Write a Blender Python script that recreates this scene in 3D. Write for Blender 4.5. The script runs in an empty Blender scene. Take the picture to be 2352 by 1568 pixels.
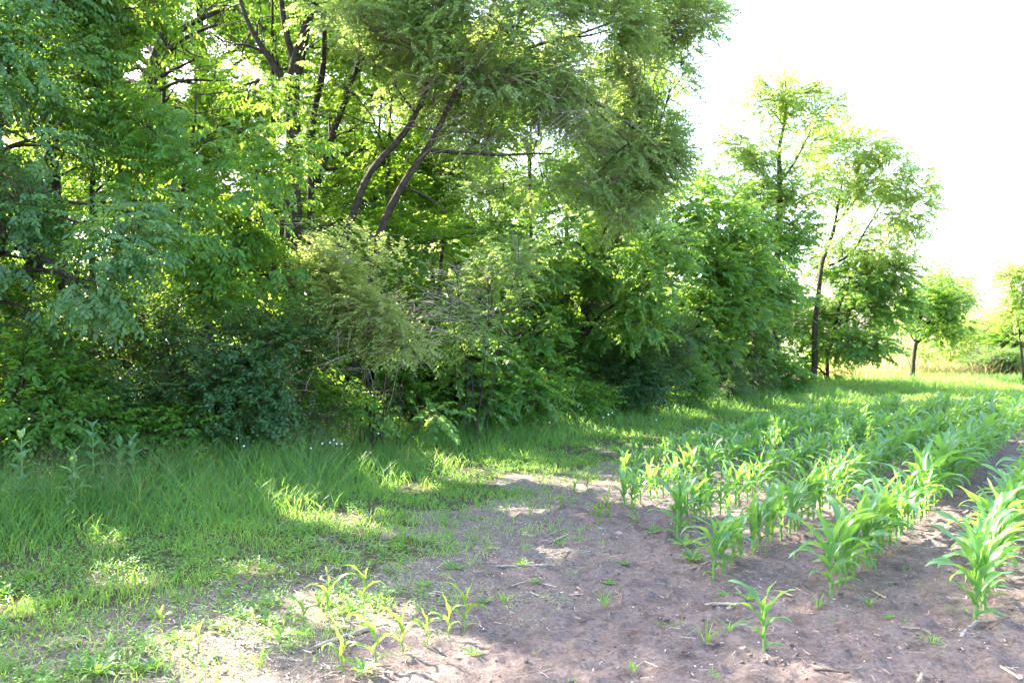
import bpy, math, time
import numpy as np
T0 = time.time()
S = bpy.context.scene
COL = S.collection
R = math.radians
rng = np.random.default_rng(11)

# ------------------------------------------------------------------ camera, sky, sun, exposure
F, CX, HY, H = 1959.3, 1176.0, 770.0, 1.6          # photograph measured on a 2352 px wide grid; eye height 1.6 m
cam_d = bpy.data.cameras.new('camera'); cam = bpy.data.objects.new('camera', cam_d); COL.objects.link(cam)
cam.location = (0, 0, H); cam.rotation_euler = (R(90), 0, 0)
cam_d.sensor_width = 36; cam_d.lens = 29.99; cam_d.shift_y = -0.00595
cam_d.clip_start = 0.05; cam_d.clip_end = 3000
cam_d.dof.use_dof = True; cam_d.dof.focus_distance = 5.6; cam_d.dof.aperture_fstop = 5.0
S.camera = cam

SUN_AZ, SUN_EL = -55.0, 36.0                      # degrees from the view axis (negative = left), elevation
sv = np.array([math.sin(R(SUN_AZ)) * math.cos(R(SUN_EL)), math.cos(R(SUN_AZ)) * math.cos(R(SUN_EL)), math.sin(R(SUN_EL))])
world = bpy.data.worlds.new('World'); S.world = world; world.use_nodes = True
wn = world.node_tree
for n in list(wn.nodes): wn.nodes.remove(n)
sky = wn.nodes.new('ShaderNodeTexSky'); sky.sky_type = 'NISHITA'; sky.sun_disc = False
sky.sun_elevation = R(SUN_EL); sky.sun_rotation = R(SUN_AZ); sky.air_density = 1.0; sky.dust_density = 3.0; sky.ozone_density = 1.0
bg = wn.nodes.new('ShaderNodeBackground'); bg.inputs['Strength'].default_value = 0.15
wo = wn.nodes.new('ShaderNodeOutputWorld')
wn.links.new(sky.outputs[0], bg.inputs['Color']); wn.links.new(bg.outputs[0], wo.inputs['Surface'])
sd = bpy.data.lights.new('sun', 'SUN'); sun = bpy.data.objects.new('sun', sd); COL.objects.link(sun)
sd.energy = 5.0; sd.angle = R(0.55); sd.color = (1.0, 0.93, 0.80)
from mathutils import Vector
sun.rotation_euler = Vector(sv.tolist()).to_track_quat('Z', 'Y').to_euler()
S.view_settings.view_transform = 'Standard'; S.view_settings.look = 'None'
S.view_settings.exposure = 3.12; S.view_settings.gamma = 1.0
S.render.engine = 'CYCLES'
S.cycles.max_bounces = 7; S.cycles.diffuse_bounces = 5; S.cycles.glossy_bounces = 2
S.cycles.transmission_bounces = 5; S.cycles.transparent_max_bounces = 4
S.cycles.use_denoising = True
S.cycles.caustics_reflective = False; S.cycles.caustics_refractive = False

# ------------------------------------------------------------------ maths
def W(px, py, Y): return np.array([(px - CX) / F * Y, Y, H - (py - HY) / F * Y])
def G(px, py):
    Y = H * F / (py - HY); return (px - CX) / F * Y, Y
AX, AY = 0.585, 0.811                               # direction of the corn rows
def PQ(x, y): return AY * x - AX * y, AX * x + AY * y
def XY(p, q): return AY * p + AX * q, -AX * p + AY * q
def norm(v): return v / (np.linalg.norm(v, axis=-1, keepdims=True) + 1e-9)
PERM = rng.random(65536)
def vnoise(P, scale, seed=0):
    P = np.asarray(P, float) * scale
    i = np.floor(P).astype(np.int64); f = P - i; f = f * f * (3 - 2 * f)
    def h(dx, dy, dz):
        k = ((i[..., 0] + dx) * 73856093) ^ ((i[..., 1] + dy) * 19349663) ^ ((i[..., 2] + dz) * 83492791) ^ (seed * 7919)
        k = (k ^ (k >> 13)) * 1274126177
        return PERM[(k >> 8) & 65535]
    fx, fy, fz = f[..., 0], f[..., 1], f[..., 2]
    a = h(0,0,0)*(1-fx)+h(1,0,0)*fx; b = h(0,1,0)*(1-fx)+h(1,1,0)*fx
    c = h(0,0,1)*(1-fx)+h(1,0,1)*fx; d = h(0,1,1)*(1-fx)+h(1,1,1)*fx
    return (a*(1-fy)+b*fy)*(1-fz) + (c*(1-fy)+d*fy)*fz
def n2(x, y, scale, seed=0): return vnoise(np.stack([x, y, np.zeros_like(x)], -1), scale, seed)

SOIL = np.array([(-8,-3.0),(1,-3.2),(2.46,-3.3),(2.95,-3.45),(3.62,-3.48),(4.33,-3.6),(5.32,-4.03),(6.21,-4.46),(7.82,-4.92),(9,-4.85),(12.4,-5.13),(14.9,-4.86),(17.7,-4.39),(19.5,-3.2),(20.7,-1.9),(22,0),(26,6),(60,60)])
TALL = np.array([(-10,-6.9),(2.77,-6.46),(4.25,-6.2),(5.77,-6.2),(8.45,-6.7),(10,-6.7),(13.2,-6.6),(19.5,-6.3),(25,-4.6),(30.2,-2.4),(50,12)])
WOOD = np.array([(-10,-9.8),(4.15,-9.2),(9,-7.9),(14,-7.9),(25.4,-7.5),(30.7,-6.1),(40,-2.0)])
def p_soil(q): return np.interp(q, SOIL[:,0], SOIL[:,1])
def p_tall(q): return np.interp(q, TALL[:,0], TALL[:,1])
def p_wood(q): return np.interp(q, WOOD[:,0], WOOD[:,1])
def gz(x, y):
    x = np.asarray(x, float); y = np.asarray(y, float)
    return (n2(x, y, 0.9, 1) - .5) * .05 + (n2(x, y, 2.7, 2) - .5) * .022

# ------------------------------------------------------------------ mesh helpers
class Geo:
    def __init__(s): s.v=[]; s.f=[]; s.m=[]; s.r=[]; s.k=[]; s.n=0
    def add(s, V, Q, mat=0, rnd=0.5, mid=0.0):
        V = np.asarray(V, np.float32).reshape(-1,3); Q = np.asarray(Q, np.int64).reshape(-1,4)
        s.v.append(V); s.f.append(Q + s.n); s.m.append(np.full(len(Q), mat, np.int32))
        s.r.append(np.broadcast_to(np.asarray(rnd, np.float32), (len(V),)).copy())
        s.k.append(np.broadcast_to(np.asarray(mid, np.float32), (len(V),)).copy())
        s.n += len(V)
    def mesh(s, name, mats, smooth=False):
        me = bpy.data.meshes.new(name)
        V = np.concatenate(s.v); Q = np.concatenate(s.f); M = np.concatenate(s.m)
        me.vertices.add(len(V)); me.vertices.foreach_set('co', V.ravel())
        me.loops.add(len(Q)*4); me.loops.foreach_set('vertex_index', Q.ravel().astype(np.int32))
        me.polygons.add(len(Q)); me.polygons.foreach_set('loop_start', (np.arange(len(Q))*4).astype(np.int32))
        me.polygons.foreach_set('material_index', M)
        me.polygons.foreach_set('use_smooth', np.full(len(Q), smooth))
        for nm, arr in (('rnd', s.r), ('mid', s.k)):
            a = me.attributes.new(nm, 'FLOAT', 'POINT'); a.data.foreach_set('value', np.concatenate(arr))
        for m in mats: me.materials.append(m)
        me.update(calc_edges=True)
        return me
    def build(s, name, mats, parent=None, smooth=False, **tags):
        me = s.mesh(name, mats if isinstance(mats, (list, tuple)) else [mats], smooth)
        return link(name, me, parent, **tags)
def link(name, data, parent=None, **tags):
    o = bpy.data.objects.new(name, data); COL.objects.link(o)
    if parent is not None:
        o.parent = parent
        if data is not None and tags.pop('world', True): o.matrix_parent_inverse = parent.matrix_world.inverted()
    for k, v in tags.items(): o[k] = v
    return o
def empty(name, loc, label, category, group=None):
    o = bpy.data.objects.new(name, None); COL.objects.link(o); o.location = loc; o.empty_display_size = .1
    o['label'] = label; o['category'] = category
    if group: o['group'] = group
    bpy.context.view_layer.update()
    return o

def tubes(geo, P, Rad, k=5, mat=0, rnd=0.5):
    """P (M,n,3) polylines, Rad (M,n)"""
    P = np.asarray(P, float); Rad = np.asarray(Rad, float)
    if P.ndim == 2: P = P[None]; Rad = Rad[None]
    M, n, _ = P.shape
    t = np.gradient(P, axis=1); t = norm(t)
    ref = np.where(np.abs(t[..., 2:3]).mean(1, keepdims=True) > .8, np.array([1., 0, 0]), np.array([0, 0, 1.]))
    u = norm(np.cross(t, np.broadcast_to(ref, t.shape))); v = np.cross(t, u)
    a = np.arange(k) * 2 * np.pi / k
    RR = Rad[:, :, None, None]
    if k >= 9:
        aa = np.arange(k); zz = np.arange(n)
        q_ = np.stack([np.broadcast_to(np.cos(aa*2*np.pi/k)*2.2, (n, k)), np.broadcast_to(np.sin(aa*2*np.pi/k)*2.2, (n, k)), np.broadcast_to(zz[:, None]*.35, (n, k))], -1)
        RR = RR * (.80 + .40 * vnoise(q_, 1.0, 3))[None, :, :, None]
    V = P[:, :, None] + RR * (np.cos(a)[None, None, :, None] * u[:, :, None] + np.sin(a)[None, None, :, None] * v[:, :, None])
    idx = np.arange(M * n * k).reshape(M, n, k)
    A = idx[:, :-1]; B = idx[:, 1:]
    Q = np.stack([A, np.roll(A, -1, 2), np.roll(B, -1, 2), B], -1).reshape(-1, 4)
    rr = np.broadcast_to(np.asarray(rnd, float).reshape(-1, 1, 1), (M, n, k)).ravel() if np.ndim(rnd) else rnd
    geo.add(V, Q, mat, rr)
def smooth_line(pts, n, wob=0.0, seed=0):
    pts = np.asarray(pts, float)
    d = np.r_[0, np.cumsum(np.linalg.norm(np.diff(pts[:, :3], axis=0), axis=1))]
    s = np.linspace(0, d[-1], n)
    # Catmull-like: interpolate then blur
    out = np.stack([np.interp(s, d, pts[:, c]) for c in range(pts.shape[1])], 1)
    for _ in range(2):
        out[1:-1] = (out[:-2] + 2 * out[1:-1] + out[2:]) / 4
    if wob:
        w = np.stack([vnoise(out[:, :3] + 50 * c, 1.1, seed + c) - .5 for c in range(3)], 1)
        w[0] *= 0
        out[:, :3] += w * wob
    return out

# ------------------------------------------------------------------ materials
def new_mat(name):
    m = bpy.data.materials.new(name); m.use_nodes = True
    nt = m.node_tree
    for n in list(nt.nodes): nt.nodes.remove(n)
    return m, nt
def N(nt, t, **kw):
    n = nt.nodes.new(t)
    for k, v in kw.items():
        if k in n.inputs.keys(): n.inputs[k].default_value = v
        else: setattr(n, k, v)
    return n
def rgba(c): return (c[0], c[1], c[2], 1.0)
def mixcol(nt, fac, a, b, blend='MIX'):
    n = nt.nodes.new('ShaderNodeMix'); n.data_type = 'RGBA'; n.blend_type = blend
    for sock, val in ((n.inputs[0], fac), (n.inputs[6], a), (n.inputs[7], b)):
        if isinstance(val, bpy.types.NodeSocket): nt.links.new(val, sock)
        elif isinstance(val, (int, float)): sock.default_value = val
        else: sock.default_value = rgba(val)
    return n.outputs[2]
def attr(nt, name):
    n = nt.nodes.new('ShaderNodeAttribute'); n.attribute_name = name; return n.outputs['Fac']
def noise(nt, scale, detail=3, coord='Object', rough=.55):
    tc = nt.nodes.new('ShaderNodeTexCoord'); n = nt.nodes.new('ShaderNodeTexNoise')
    n.inputs['Scale'].default_value = scale; n.inputs['Detail'].default_value = detail; n.inputs['Roughness'].default_value = rough
    nt.links.new(tc.outputs[coord], n.inputs['Vector']); return n.outputs['Fac']
def ramp(nt, fac, stops):
    n = nt.nodes.new('ShaderNodeValToRGB'); nt.links.new(fac, n.inputs[0])
    e = n.color_ramp.elements
    while len(e) < len(stops): e.new(.5)
    for i, (p, c) in enumerate(stops): e[i].position = p; e[i].color = rgba(c) if not isinstance(c, float) else (c, c, c, 1)
    return n.outputs[0]
def leaf_mat(name, dark, light, trans, tf=.45, rough=.45, spec=.35, patch=.6, midrib=None):
    """dark..light: reflectance range from leaf to leaf; trans: colour of light passing through"""
    m, nt = new_mat(name)
    r = attr(nt, 'rnd')
    col = mixcol(nt, r, dark, light)
    pn = ramp(nt, noise(nt, patch, 2), [(.35, (.82, .86, .88)), (.65, (1.14, 1.1, 1.0))])
    col = mixcol(nt, 1.0, col, pn, 'MULTIPLY')
    tcol = mixcol(nt, r, tuple(c * .8 for c in trans), tuple(min(1, c * 1.2) for c in trans))
    if midrib:
        mr = ramp(nt, attr(nt, 'mid'), [(0.0, 1.0), (.16, 0.0)])
        col = mixcol(nt, mr, col, midrib)
    p = N(nt, 'ShaderNodeBsdfPrincipled'); p.inputs['Roughness'].default_value = rough; p.inputs['Specular IOR Level'].default_value = spec
    nt.links.new(col, p.inputs['Base Color'])
    t = N(nt, 'ShaderNodeBsdfTranslucent'); nt.links.new(tcol, t.inputs['Color'])
    mx = N(nt, 'ShaderNodeMixShader'); mx.inputs[0].default_value = tf
    o = N(nt, 'ShaderNodeOutputMaterial')
    nt.links.new(p.outputs[0], mx.inputs[1]); nt.links.new(t.outputs[0], mx.inputs[2]); nt.links.new(mx.outputs[0], o.inputs[0])
    return m
def solid_mat(name, a, b, scale=8, rough=.85, bump=.3, bscale=30, use_rnd=False, stretch=None, spec=.3):
    m, nt = new_mat(name)
    if use_rnd: f = attr(nt, 'rnd')
    else: f = ramp(nt, noise(nt, scale, 5), [(.3, 0.0), (.7, 1.0)])
    col = mixcol(nt, f, a, b)
    p = N(nt, 'ShaderNodeBsdfPrincipled'); p.inputs['Roughness'].default_value = rough; p.inputs['Specular IOR Level'].default_value = spec
    nt.links.new(col, p.inputs['Base Color'])
    if bump:
        tc = N(nt, 'ShaderNodeTexCoord'); mp = N(nt, 'ShaderNodeMapping'); mp.inputs['Scale'].default_value = stretch or (1, 1, 1)
        nn = N(nt, 'ShaderNodeTexNoise'); nn.inputs['Scale'].default_value = bscale; nn.inputs['Detail'].default_value = 4
        nt.links.new(tc.outputs['Object'], mp.inputs[0]); nt.links.new(mp.outputs[0], nn.inputs['Vector'])
        b_ = N(nt, 'ShaderNodeBump'); b_.inputs['Strength'].default_value = bump; b_.inputs['Distance'].default_value = .02
        nt.links.new(nn.outputs['Fac'], b_.inputs['Height']); nt.links.new(b_.outputs[0], p.inputs['Normal'])
    o = N(nt, 'ShaderNodeOutputMaterial'); nt.links.new(p.outputs[0], o.inputs[0])
    return m
BARK = solid_mat('dark_bark', (.018,.015,.012), (.075,.062,.047), 14, .95, 1.0, 16, stretch=(3,3,.45))
TWIG = solid_mat('grey_twig', (.16,.13,.11), (.34,.29,.25), 3, .9, 0)
DTWIG = solid_mat('brown_twig', (.05,.04,.03), (.13,.10,.07), 3, .9, 0)
L_NEAR = leaf_mat('leaf_cherry', (0.050,0.138,0.056), (0.100,0.213,0.069), (0.374,0.638,0.077), .42, .36, .5)
L_BOX = leaf_mat('leaf_boxelder', (0.056,0.156,0.037), (0.106,0.237,0.053), (0.506,0.748,0.077), .48, .42, .4)
L_ELM = leaf_mat('leaf_elm', (.105,.19,.070), (.20,.29,.12), (.54,.74,.16), .45, .5, .3)
L_PALE = leaf_mat('leaf_pale', (.15,.21,.06), (.27,.34,.12), (.70,.80,.22), .45, .5, .3)
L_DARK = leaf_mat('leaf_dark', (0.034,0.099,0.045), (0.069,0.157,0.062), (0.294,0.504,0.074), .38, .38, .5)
L_BACK = leaf_mat('leaf_back', (0.050,0.131,0.031), (0.094,0.194,0.044), (0.493,0.762,0.067), .48, .5, .3)
L_MAP = leaf_mat('leaf_maple', (0.055,0.146,0.043), (0.104,0.220,0.061), (0.454,0.713,0.086), .45, .42, .4)
L_VINE = leaf_mat('leaf_vine', (0.046,0.149,0.029), (0.092,0.218,0.040), (0.441,0.693,0.063), .46, .38, .45)
L_FAR = leaf_mat('leaf_far', (.10,.19,.05), (.18,.28,.08), (.66,.84,.20), .5, .5, .3)
CORN = leaf_mat('corn_leaf', (0.072,0.198,0.072), (0.120,0.264,0.102), (0.381,0.694,0.067), .38, .33, .7, 3.0, midrib=(.20,.32,.12))
CORN_Y = leaf_mat('corn_leaf_pale', (.09,.19,.035), (.13,.24,.05), (.50,.70,.08), .42, .42, .5, 3.0, midrib=(.26,.36,.14))
STALK = solid_mat('corn_stalk', (.10,.22,.05), (.20,.32,.09), 25, .5, .1, 60, spec=.5)
GRASS = leaf_mat('grass_blade', (0.069,0.190,0.040), (0.138,0.287,0.069), (0.484,0.792,0.110), .42, .42, .4, .9)
GRASS2 = leaf_mat('grass_blade_blue', (.048,.145,.042), (.105,.23,.065), (.36,.62,.11), .38, .42, .4, .9)
GRASS3 = leaf_mat('low_grass', (0.101,0.235,0.045), (0.190,0.336,0.078), (0.540,0.821,0.108), .42, .45, .35, 1.3)
SEEDY = leaf_mat('grass_seed', (.20,.18,.09), (.36,.32,.18), (.42,.38,.18), .35, .7, .2)
WEED = leaf_mat('weed_leaf', (.06,.18,.04), (.12,.25,.06), (.42,.70,.08), .40, .42, .4, 4)
MILK = leaf_mat('milkweed_leaf', (.11,.24,.11), (.16,.30,.15), (.30,.52,.12), .35, .55, .35, 4, midrib=(.25,.34,.18))
STRAW = solid_mat('dry_straw', (.24,.19,.14), (.62,.53,.42), 5, .8, 0, use_rnd=True)
DRYST = solid_mat('dry_stalk', (.22,.17,.11), (.50,.42,.29), 30, .75, .6, 40, stretch=(1,1,1))
GREYST = solid_mat('weathered_stalk', (.13,.105,.085), (.38,.33,.28), 30, .85, .6, 40)
DARKST = solid_mat('rotten_stalk', (.04,.03,.025), (.14,.10,.08), 30, .9, .6, 40)
STONE = solid_mat('pink_stone', (.26,.17,.13), (.42,.32,.27), 30, .8, .3, 60)
PEB = solid_mat('pebble', (.24,.19,.16), (.70,.66,.62), 20, .8, 0, use_rnd=True)
PUFF = solid_mat('white_puff', (.70,.72,.74), (.85,.86,.88), 40, .9, .3, 80)
YEL = solid_mat('yellow_flower', (.70,.62,.05), (.85,.76,.10), 40, .7, 0)
DRYG = leaf_mat('dry_tall_grass', (.26,.22,.09), (.44,.37,.17), (.55,.48,.2), .35, .7, .2)

def ground_material():
    m, nt = new_mat('ground_soil_and_turf')
    soil = attr(nt, 'rnd'); field = attr(nt, 'mid')
    big = noise(nt, .9, 4); fine = noise(nt, 38, 6, rough=.7); spk = noise(nt, 140, 2)
    c = ramp(nt, fine, [(.30, (.098,.077,.069)), (.50, (.212,.168,.150)), (.72, (.305,.248,.222))])
    c = mixcol(nt, 1.0, c, ramp(nt, big, [(.35, (.82,.82,.84)), (.65, (1.15,1.08,1.03))]), 'MULTIPLY')
    c = mixcol(nt, ramp(nt, spk, [(.66, 0.0), (.72, .65)]), c, (.50,.46,.42))
    damp = noise(nt, 5.5, 4)
    c = mixcol(nt, ramp(nt, damp, [(.50, 0.0), (.66, .5)]), c, (.065,.047,.039))
    turf = ramp(nt, fine, [(.3, (.050,.050,.028)), (.6, (.12,.115,.06)), (.75, (.22,.19,.12))])
    litter = ramp(nt, noise(nt, 60, 5, rough=.8), [(.35, (.07,.055,.042)), (.5, (.20,.165,.13)), (.68, (.44,.38,.31))])
    c2 = mixcol(nt, ramp(nt, soil, [(.42, 0.0), (.62, 1.0)]), turf, litter)
    c = mixcol(nt, ramp(nt, soil, [(.72, 0.0), (.86, 1.0)]), c2, c)
    far = ramp(nt, noise(nt, .12, 3), [(.3, (.10,.16,.05)), (.7, (.20,.24,.10))])
    c = mixcol(nt, field, c, far)
    p = N(nt, 'ShaderNodeBsdfPrincipled'); p.inputs['Roughness'].default_value = .95; p.inputs['Specular IOR Level'].default_value = .15
    nt.links.new(c, p.inputs['Base Color'])
    b1 = N(nt, 'ShaderNodeBump'); b1.inputs['Strength'].default_value = .9; b1.inputs['Distance'].default_value = .028
    nt.links.new(noise(nt, 55, 7, rough=.75), b1.inputs['Height'])
    b2 = N(nt, 'ShaderNodeBump'); b2.inputs['Strength'].default_value = .8; b2.inputs['Distance'].default_value = .05
    nt.links.new(noise(nt, 11, 4), b2.inputs['Height']); nt.links.new(b2.outputs[0], b1.inputs['Normal'])
    nt.links.new(b1.outputs[0], p.inputs['Normal'])
    o = N(nt, 'ShaderNodeOutputMaterial'); nt.links.new(p.outputs[0], o.inputs[0])
    return m

# ------------------------------------------------------------------ ground: one sheet to the horizon
def axis(lo, hi, step, far, grow=1.25):
    a = list(np.arange(lo, hi, step)); s = step
    while a[-1] < far: s *= grow; a.append(a[-1] + s)
    s = step; b = [a[0]]
    while b[-1] > -far: s *= grow; b.append(b[-1] - s)
    return np.array(b[1:][::-1] + a)
xs = axis(-5.5, 8.0, .028, 1500)
ys = np.r_[axis(3.2, 9.0, .028, 9.01)[:-1]]; ys = ys[ys > -40]
yy = [9.0]
while yy[-1] < 1800: yy.append(yy[-1] + min(max(.03, .0000 + .0045 * yy[-1]) if yy[-1] < 30 else (yy[-1] - 29) * .25, 200))
lowY = axis(3.2, 3.3, .03, 60); lowY = lowY[lowY < 3.2]
ys = np.r_[lowY[lowY > -60], np.arange(3.2, 9.0, .028), yy]
GX, GY = np.meshgrid(xs, ys, indexing='ij')
Z = gz(GX, GY)
Pg, Qg = PQ(GX, GY)
edge = (Pg - p_soil(Qg)) + (n2(GX, GY, 1.6, 5) - .5) * 1.1 + (n2(GX, GY, 6, 6) - .5) * .5
litter = np.clip(1 - np.abs(edge + 1.0) / 1.6, 0, 1) * np.clip((5.6 - Qg) / 2.5, 0, 1)      # straw litter near the left corner
sg = (edge - .10) / .55 + (n2(GX, GY, 7, 12) - .5) * 2.6 + (n2(GX, GY, 19, 13) - .5) * 1.8
soilm = np.maximum(np.maximum(.25 + .65 / (1 + np.exp(-3 * sg)), .25 + litter * .45), np.where(edge > -.6, .64, 0))
soilm = np.clip(soilm, 0, 1)
onsoil = np.clip(edge / .4, 0, 1)
clod = (n2(GX, GY, 7, 7) - .5) * .030 + (n2(GX, GY, 17, 8) - .5) * .020 + np.clip(n2(GX, GY, 13, 9) - .68, 0, 1) * .09 - np.clip(n2(GX, GY, 3.3, 10) - .78, 0, 1) * .12
Z = Z + 1.35 * clod * (.35 + .65 * onsoil) * (np.hypot(GX, GY) < 30)
fieldm = np.clip((p_wood(Qg) - Pg - 7.5) / 2, 0, 1)
g = Geo(); nx, ny = GX.shape
idx = np.arange(nx * ny).reshape(nx, ny)
g.add(np.stack([GX, GY, Z], -1), np.stack([idx[:-1,:-1], idx[1:,:-1], idx[1:,1:], idx[:-1,1:]], -1), 0, soilm.ravel(), fieldm.ravel())
g.build('ground', ground_material(), smooth=True, kind='structure')

# ------------------------------------------------------------------ gaps in the canopy (where sun reaches the ground, where sky shows)
def sp(px, py, r, z=0.0):
    Y = (H - z) * F / (py - HY); return np.array([(px - CX) / F * Y, Y, z]), r
TUBES = [sp(1330,1100,.45), sp(1420,1110,.55), sp(1520,1120,.5), sp(1600,1100,.42), sp(1480,1150,.3), sp(1240,1085,.28), sp(1100,1100,.26), sp(1060,1040,.30,.2), sp(1010,1020,.22,.2),
         sp(780,1205,.20), sp(850,1225,.20), sp(700,1190,.16), sp(1430,970,.30,.2), sp(1335,965,.24,.2), sp(1650,1170,.22),
         sp(470,1490,.17), sp(600,1455,.15), sp(760,1405,.19), sp(880,1395,.14), sp(1050,1470,.10), sp(560,1560,.13), sp(900,1440,.1),
         sp(210,1200,.2,.3), sp(160,1110,.16,.4), sp(1900,1160,.24), sp(2120,1180,.24), sp(1820,1390,.09), sp(1850,1540,.12), sp(590,1310,.14),
         sp(20,1390,.14), sp(1960,1060,.30,.4), sp(1500,1060,.3,.3), sp(1750,1040,.3,.4), sp(2080,1080,.25,.4), sp(1210,1180,.14), sp(1290,1270,.10), sp(1720,960,.3,.3)]
TUBES += [(W(850,570,10.3), .45), (W(960,640,10.1), .45), (W(910,590,10.2), .4), (W(790,620,10.3), .4), (W(930,720,10.0), .4), (W(720,420,10.6), .4), (W(640,600,10.2), .35), (W(840,910,11), .28), (W(1530,640,15), .45),
          (W(430,780,9.5), .25), (W(340,640,9.5), .3), (W(1420,620,15.3), .35), (W(30,990,8.2), .25), (W(700,520,10.6), .4), (W(760,160,12), .5), (W(60,300,9.3), .3)]
TUBES += [(W(a, b, c), r) for a, b, c, r in ((840,300,14,.3), (900,430,13.8,.3), (1000,430,14,.3), (760,330,14.2,.3), (1100,420,14,.3), (980,240,14.5,.3), (550,330,11.5,.45), (300,420,11.2,.4), (620,200,13,.5), (120,420,9.8,.3),
           (1380,150,12.8,.35), (1500,300,13.4,.35), (1200,100,12,.35), (1650,480,18.4,.6), (1740,600,20.5,.6), (1600,700,18.2,.5), (1130,620,11.6,.35), (1220,760,13.8,.35))]
TUBES += [sp(a, b, r, .15) for a, b, r in ((1560,940,.35), (1680,925,.4), (1850,920,.5), (1950,912,.6), (2050,905,.7), (2150,900,.8), (1600,985,.3), (1180,1040,.25), (900,1080,.25), (1480,1000,.3), (2250,905,.8))]
TUBES = [(T, r, (1.6 if abs(T[1] - 10.15) < .2 else 1.0) if T[2] > .5 else .45) for T, r in TUBES]
SKYGAPS = [(W(a, b, 8.5), W(a, b, 32), r) for a, b, r in ((302,172,.06), (322,150,.08), (340,118,.07), (385,165,.08), (412,195,.13), (440,178,.08), (428,150,.06), (700,60,.05), (600,90,.06))]
rt = np.random.default_rng(5)
for _ in range(170):
    px_, py_ = rt.random() * 1620, 40 + rt.random() * 860
    Yl = np.interp(px_, [0, 300, 600, 900, 1176, 1400, 1600], [8.5, 9.3, 10.2, 11.3, 13.1, 15.6, 18.4]) + .2 + rt.random() * 1.2
    TUBES.append((W(px_, py_, Yl), .10 + .20 * rt.random() ** 2, .9))
def keep(Pts):
    k = np.ones(len(Pts), bool)
    w = .75 + .5 * vnoise(Pts, 2.2, 77)
    for T, r, a0_ in TUBES:
        d = Pts - T; a = d @ sv; perp2 = (d * d).sum(1) - a * a
        k &= ~((perp2 < (1.2 * r * w) ** 2) & (a > a0_))
    for A, B, r in SKYGAPS:
        u = B - A; L = np.linalg.norm(u); u = u / L
        d = Pts - A; a = d @ u; perp2 = (d * d).sum(1) - a * a
        rr = r * (1 + a / 8.5) * (vnoise(Pts * np.array([1, .3, 1]), 3.5, 31) * 1.8 + .15)
        k &= ~((perp2 < rr * rr) & (a > 0) & (a < L))
    return k

# ------------------------------------------------------------------ foliage
def spray_templates(nl, length, ll, lw, droop, hang, pairs, jit, K=7):
    Os, Ds, Ns, Ss, Tw = [], [], [], [], []
    for k in range(K):
        t = (np.arange(nl) + .7) / nl
        ang = R(10) - droop * t ** 1.3 + (rng.random() - .5) * .5
        seg = length / nl
        cx = np.cumsum(np.cos(ang)) * seg; cz = np.cumsum(np.sin(ang)) * seg
        cy = np.cumsum((rng.random(nl) - .5) * .5) * seg
        o = np.stack([cx, cy, cz], 1)
        side = np.where((np.arange(nl) // (2 if pairs else 1)) % 1 == 0, np.where(np.arange(nl) % 2 == 0, 1., -1.), 1.)
        d = np.stack([np.cos(ang) * .6 + (rng.random(nl) - .5) * jit, side * (.75 + rng.random(nl) * .4), np.sin(ang) * .4 - hang + (rng.random(nl) - .5) * jit], 1)
        d[-1] = [math.cos(ang[-1]), 0, math.sin(ang[-1]) - hang * .5]
        nrm = np.stack([(rng.random(nl) - .5) * 1.1 + hang * .5, (rng.random(nl) - .5) * 1.1, np.ones(nl)], 1)
        Os.append(o); Ds.append(norm(d)); Ns.append(nrm); Ss.append(.6 + .6 * rng.random(nl) * (1 - .3 * t))
        Tw.append(np.stack([np.r_[0, cx[nl//2], cx[-1]], np.r_[0, cy[nl//2], cy[-1]], np.r_[0, cz[nl//2], cz[-1]]], 1))
    return dict(o=np.array(Os), d=np.array(Ds), n=np.array(Ns), s=np.array(Ss), tw=np.array(Tw), ll=ll, lw=lw, nl=nl)
#            leaves per spray, twig, leaf length/width, droop, hang, opposite pairs, jitter
SPEC = dict(
    cherry=dict(T=spray_templates(12, .36, .070, .038, .7, .6, False, .7), mat=L_NEAR, per=19, six=True, twig=.0030),
    box=dict(T=spray_templates(13, .34, .078, .038, .9, .6, True, .6), mat=L_BOX, per=17, six=True, twig=.0025),
    elm=dict(T=spray_templates(20, .34, .050, .032, .8, .30, False, 1.1), mat=L_ELM, per=17, six=False, twig=.0024, tm=TWIG),
    pale=dict(T=spray_templates(16, .30, .044, .030, .5, .15, False, 1.0), mat=L_PALE, per=26, six=False, twig=.0025, tm=TWIG),
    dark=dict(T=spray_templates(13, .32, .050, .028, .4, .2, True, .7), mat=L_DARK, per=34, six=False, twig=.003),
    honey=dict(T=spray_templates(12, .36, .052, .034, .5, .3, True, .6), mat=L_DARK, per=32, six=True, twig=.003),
    vine=dict(T=spray_templates(9, .30, .070, .042, .5, .4, True, .7), mat=L_VINE, per=24, six=True, twig=.003),
    back=dict(T=spray_templates(16, .42, .078, .054, .7, .45, True, .9), mat=L_BACK, per=8.5, six=False, twig=.004),
    maple=dict(T=spray_templates(15, .34, .085, .070, .7, .35, True, 1.2), mat=L_MAP, per=8.0, six=False, twig=.003),
    far=dict(T=spray_templates(14, .50, .100, .075, .6, .3, True, 1.2), mat=L_FAR, per=4.2, six=False, twig=.005),
    locust=dict(T=spray_templates(16, .48, .085, .060, .8, .3, True, 1.0), mat=L_FAR, per=11, six=False, twig=.005),
)
LEAVES = [0]
DENS = 23
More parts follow.
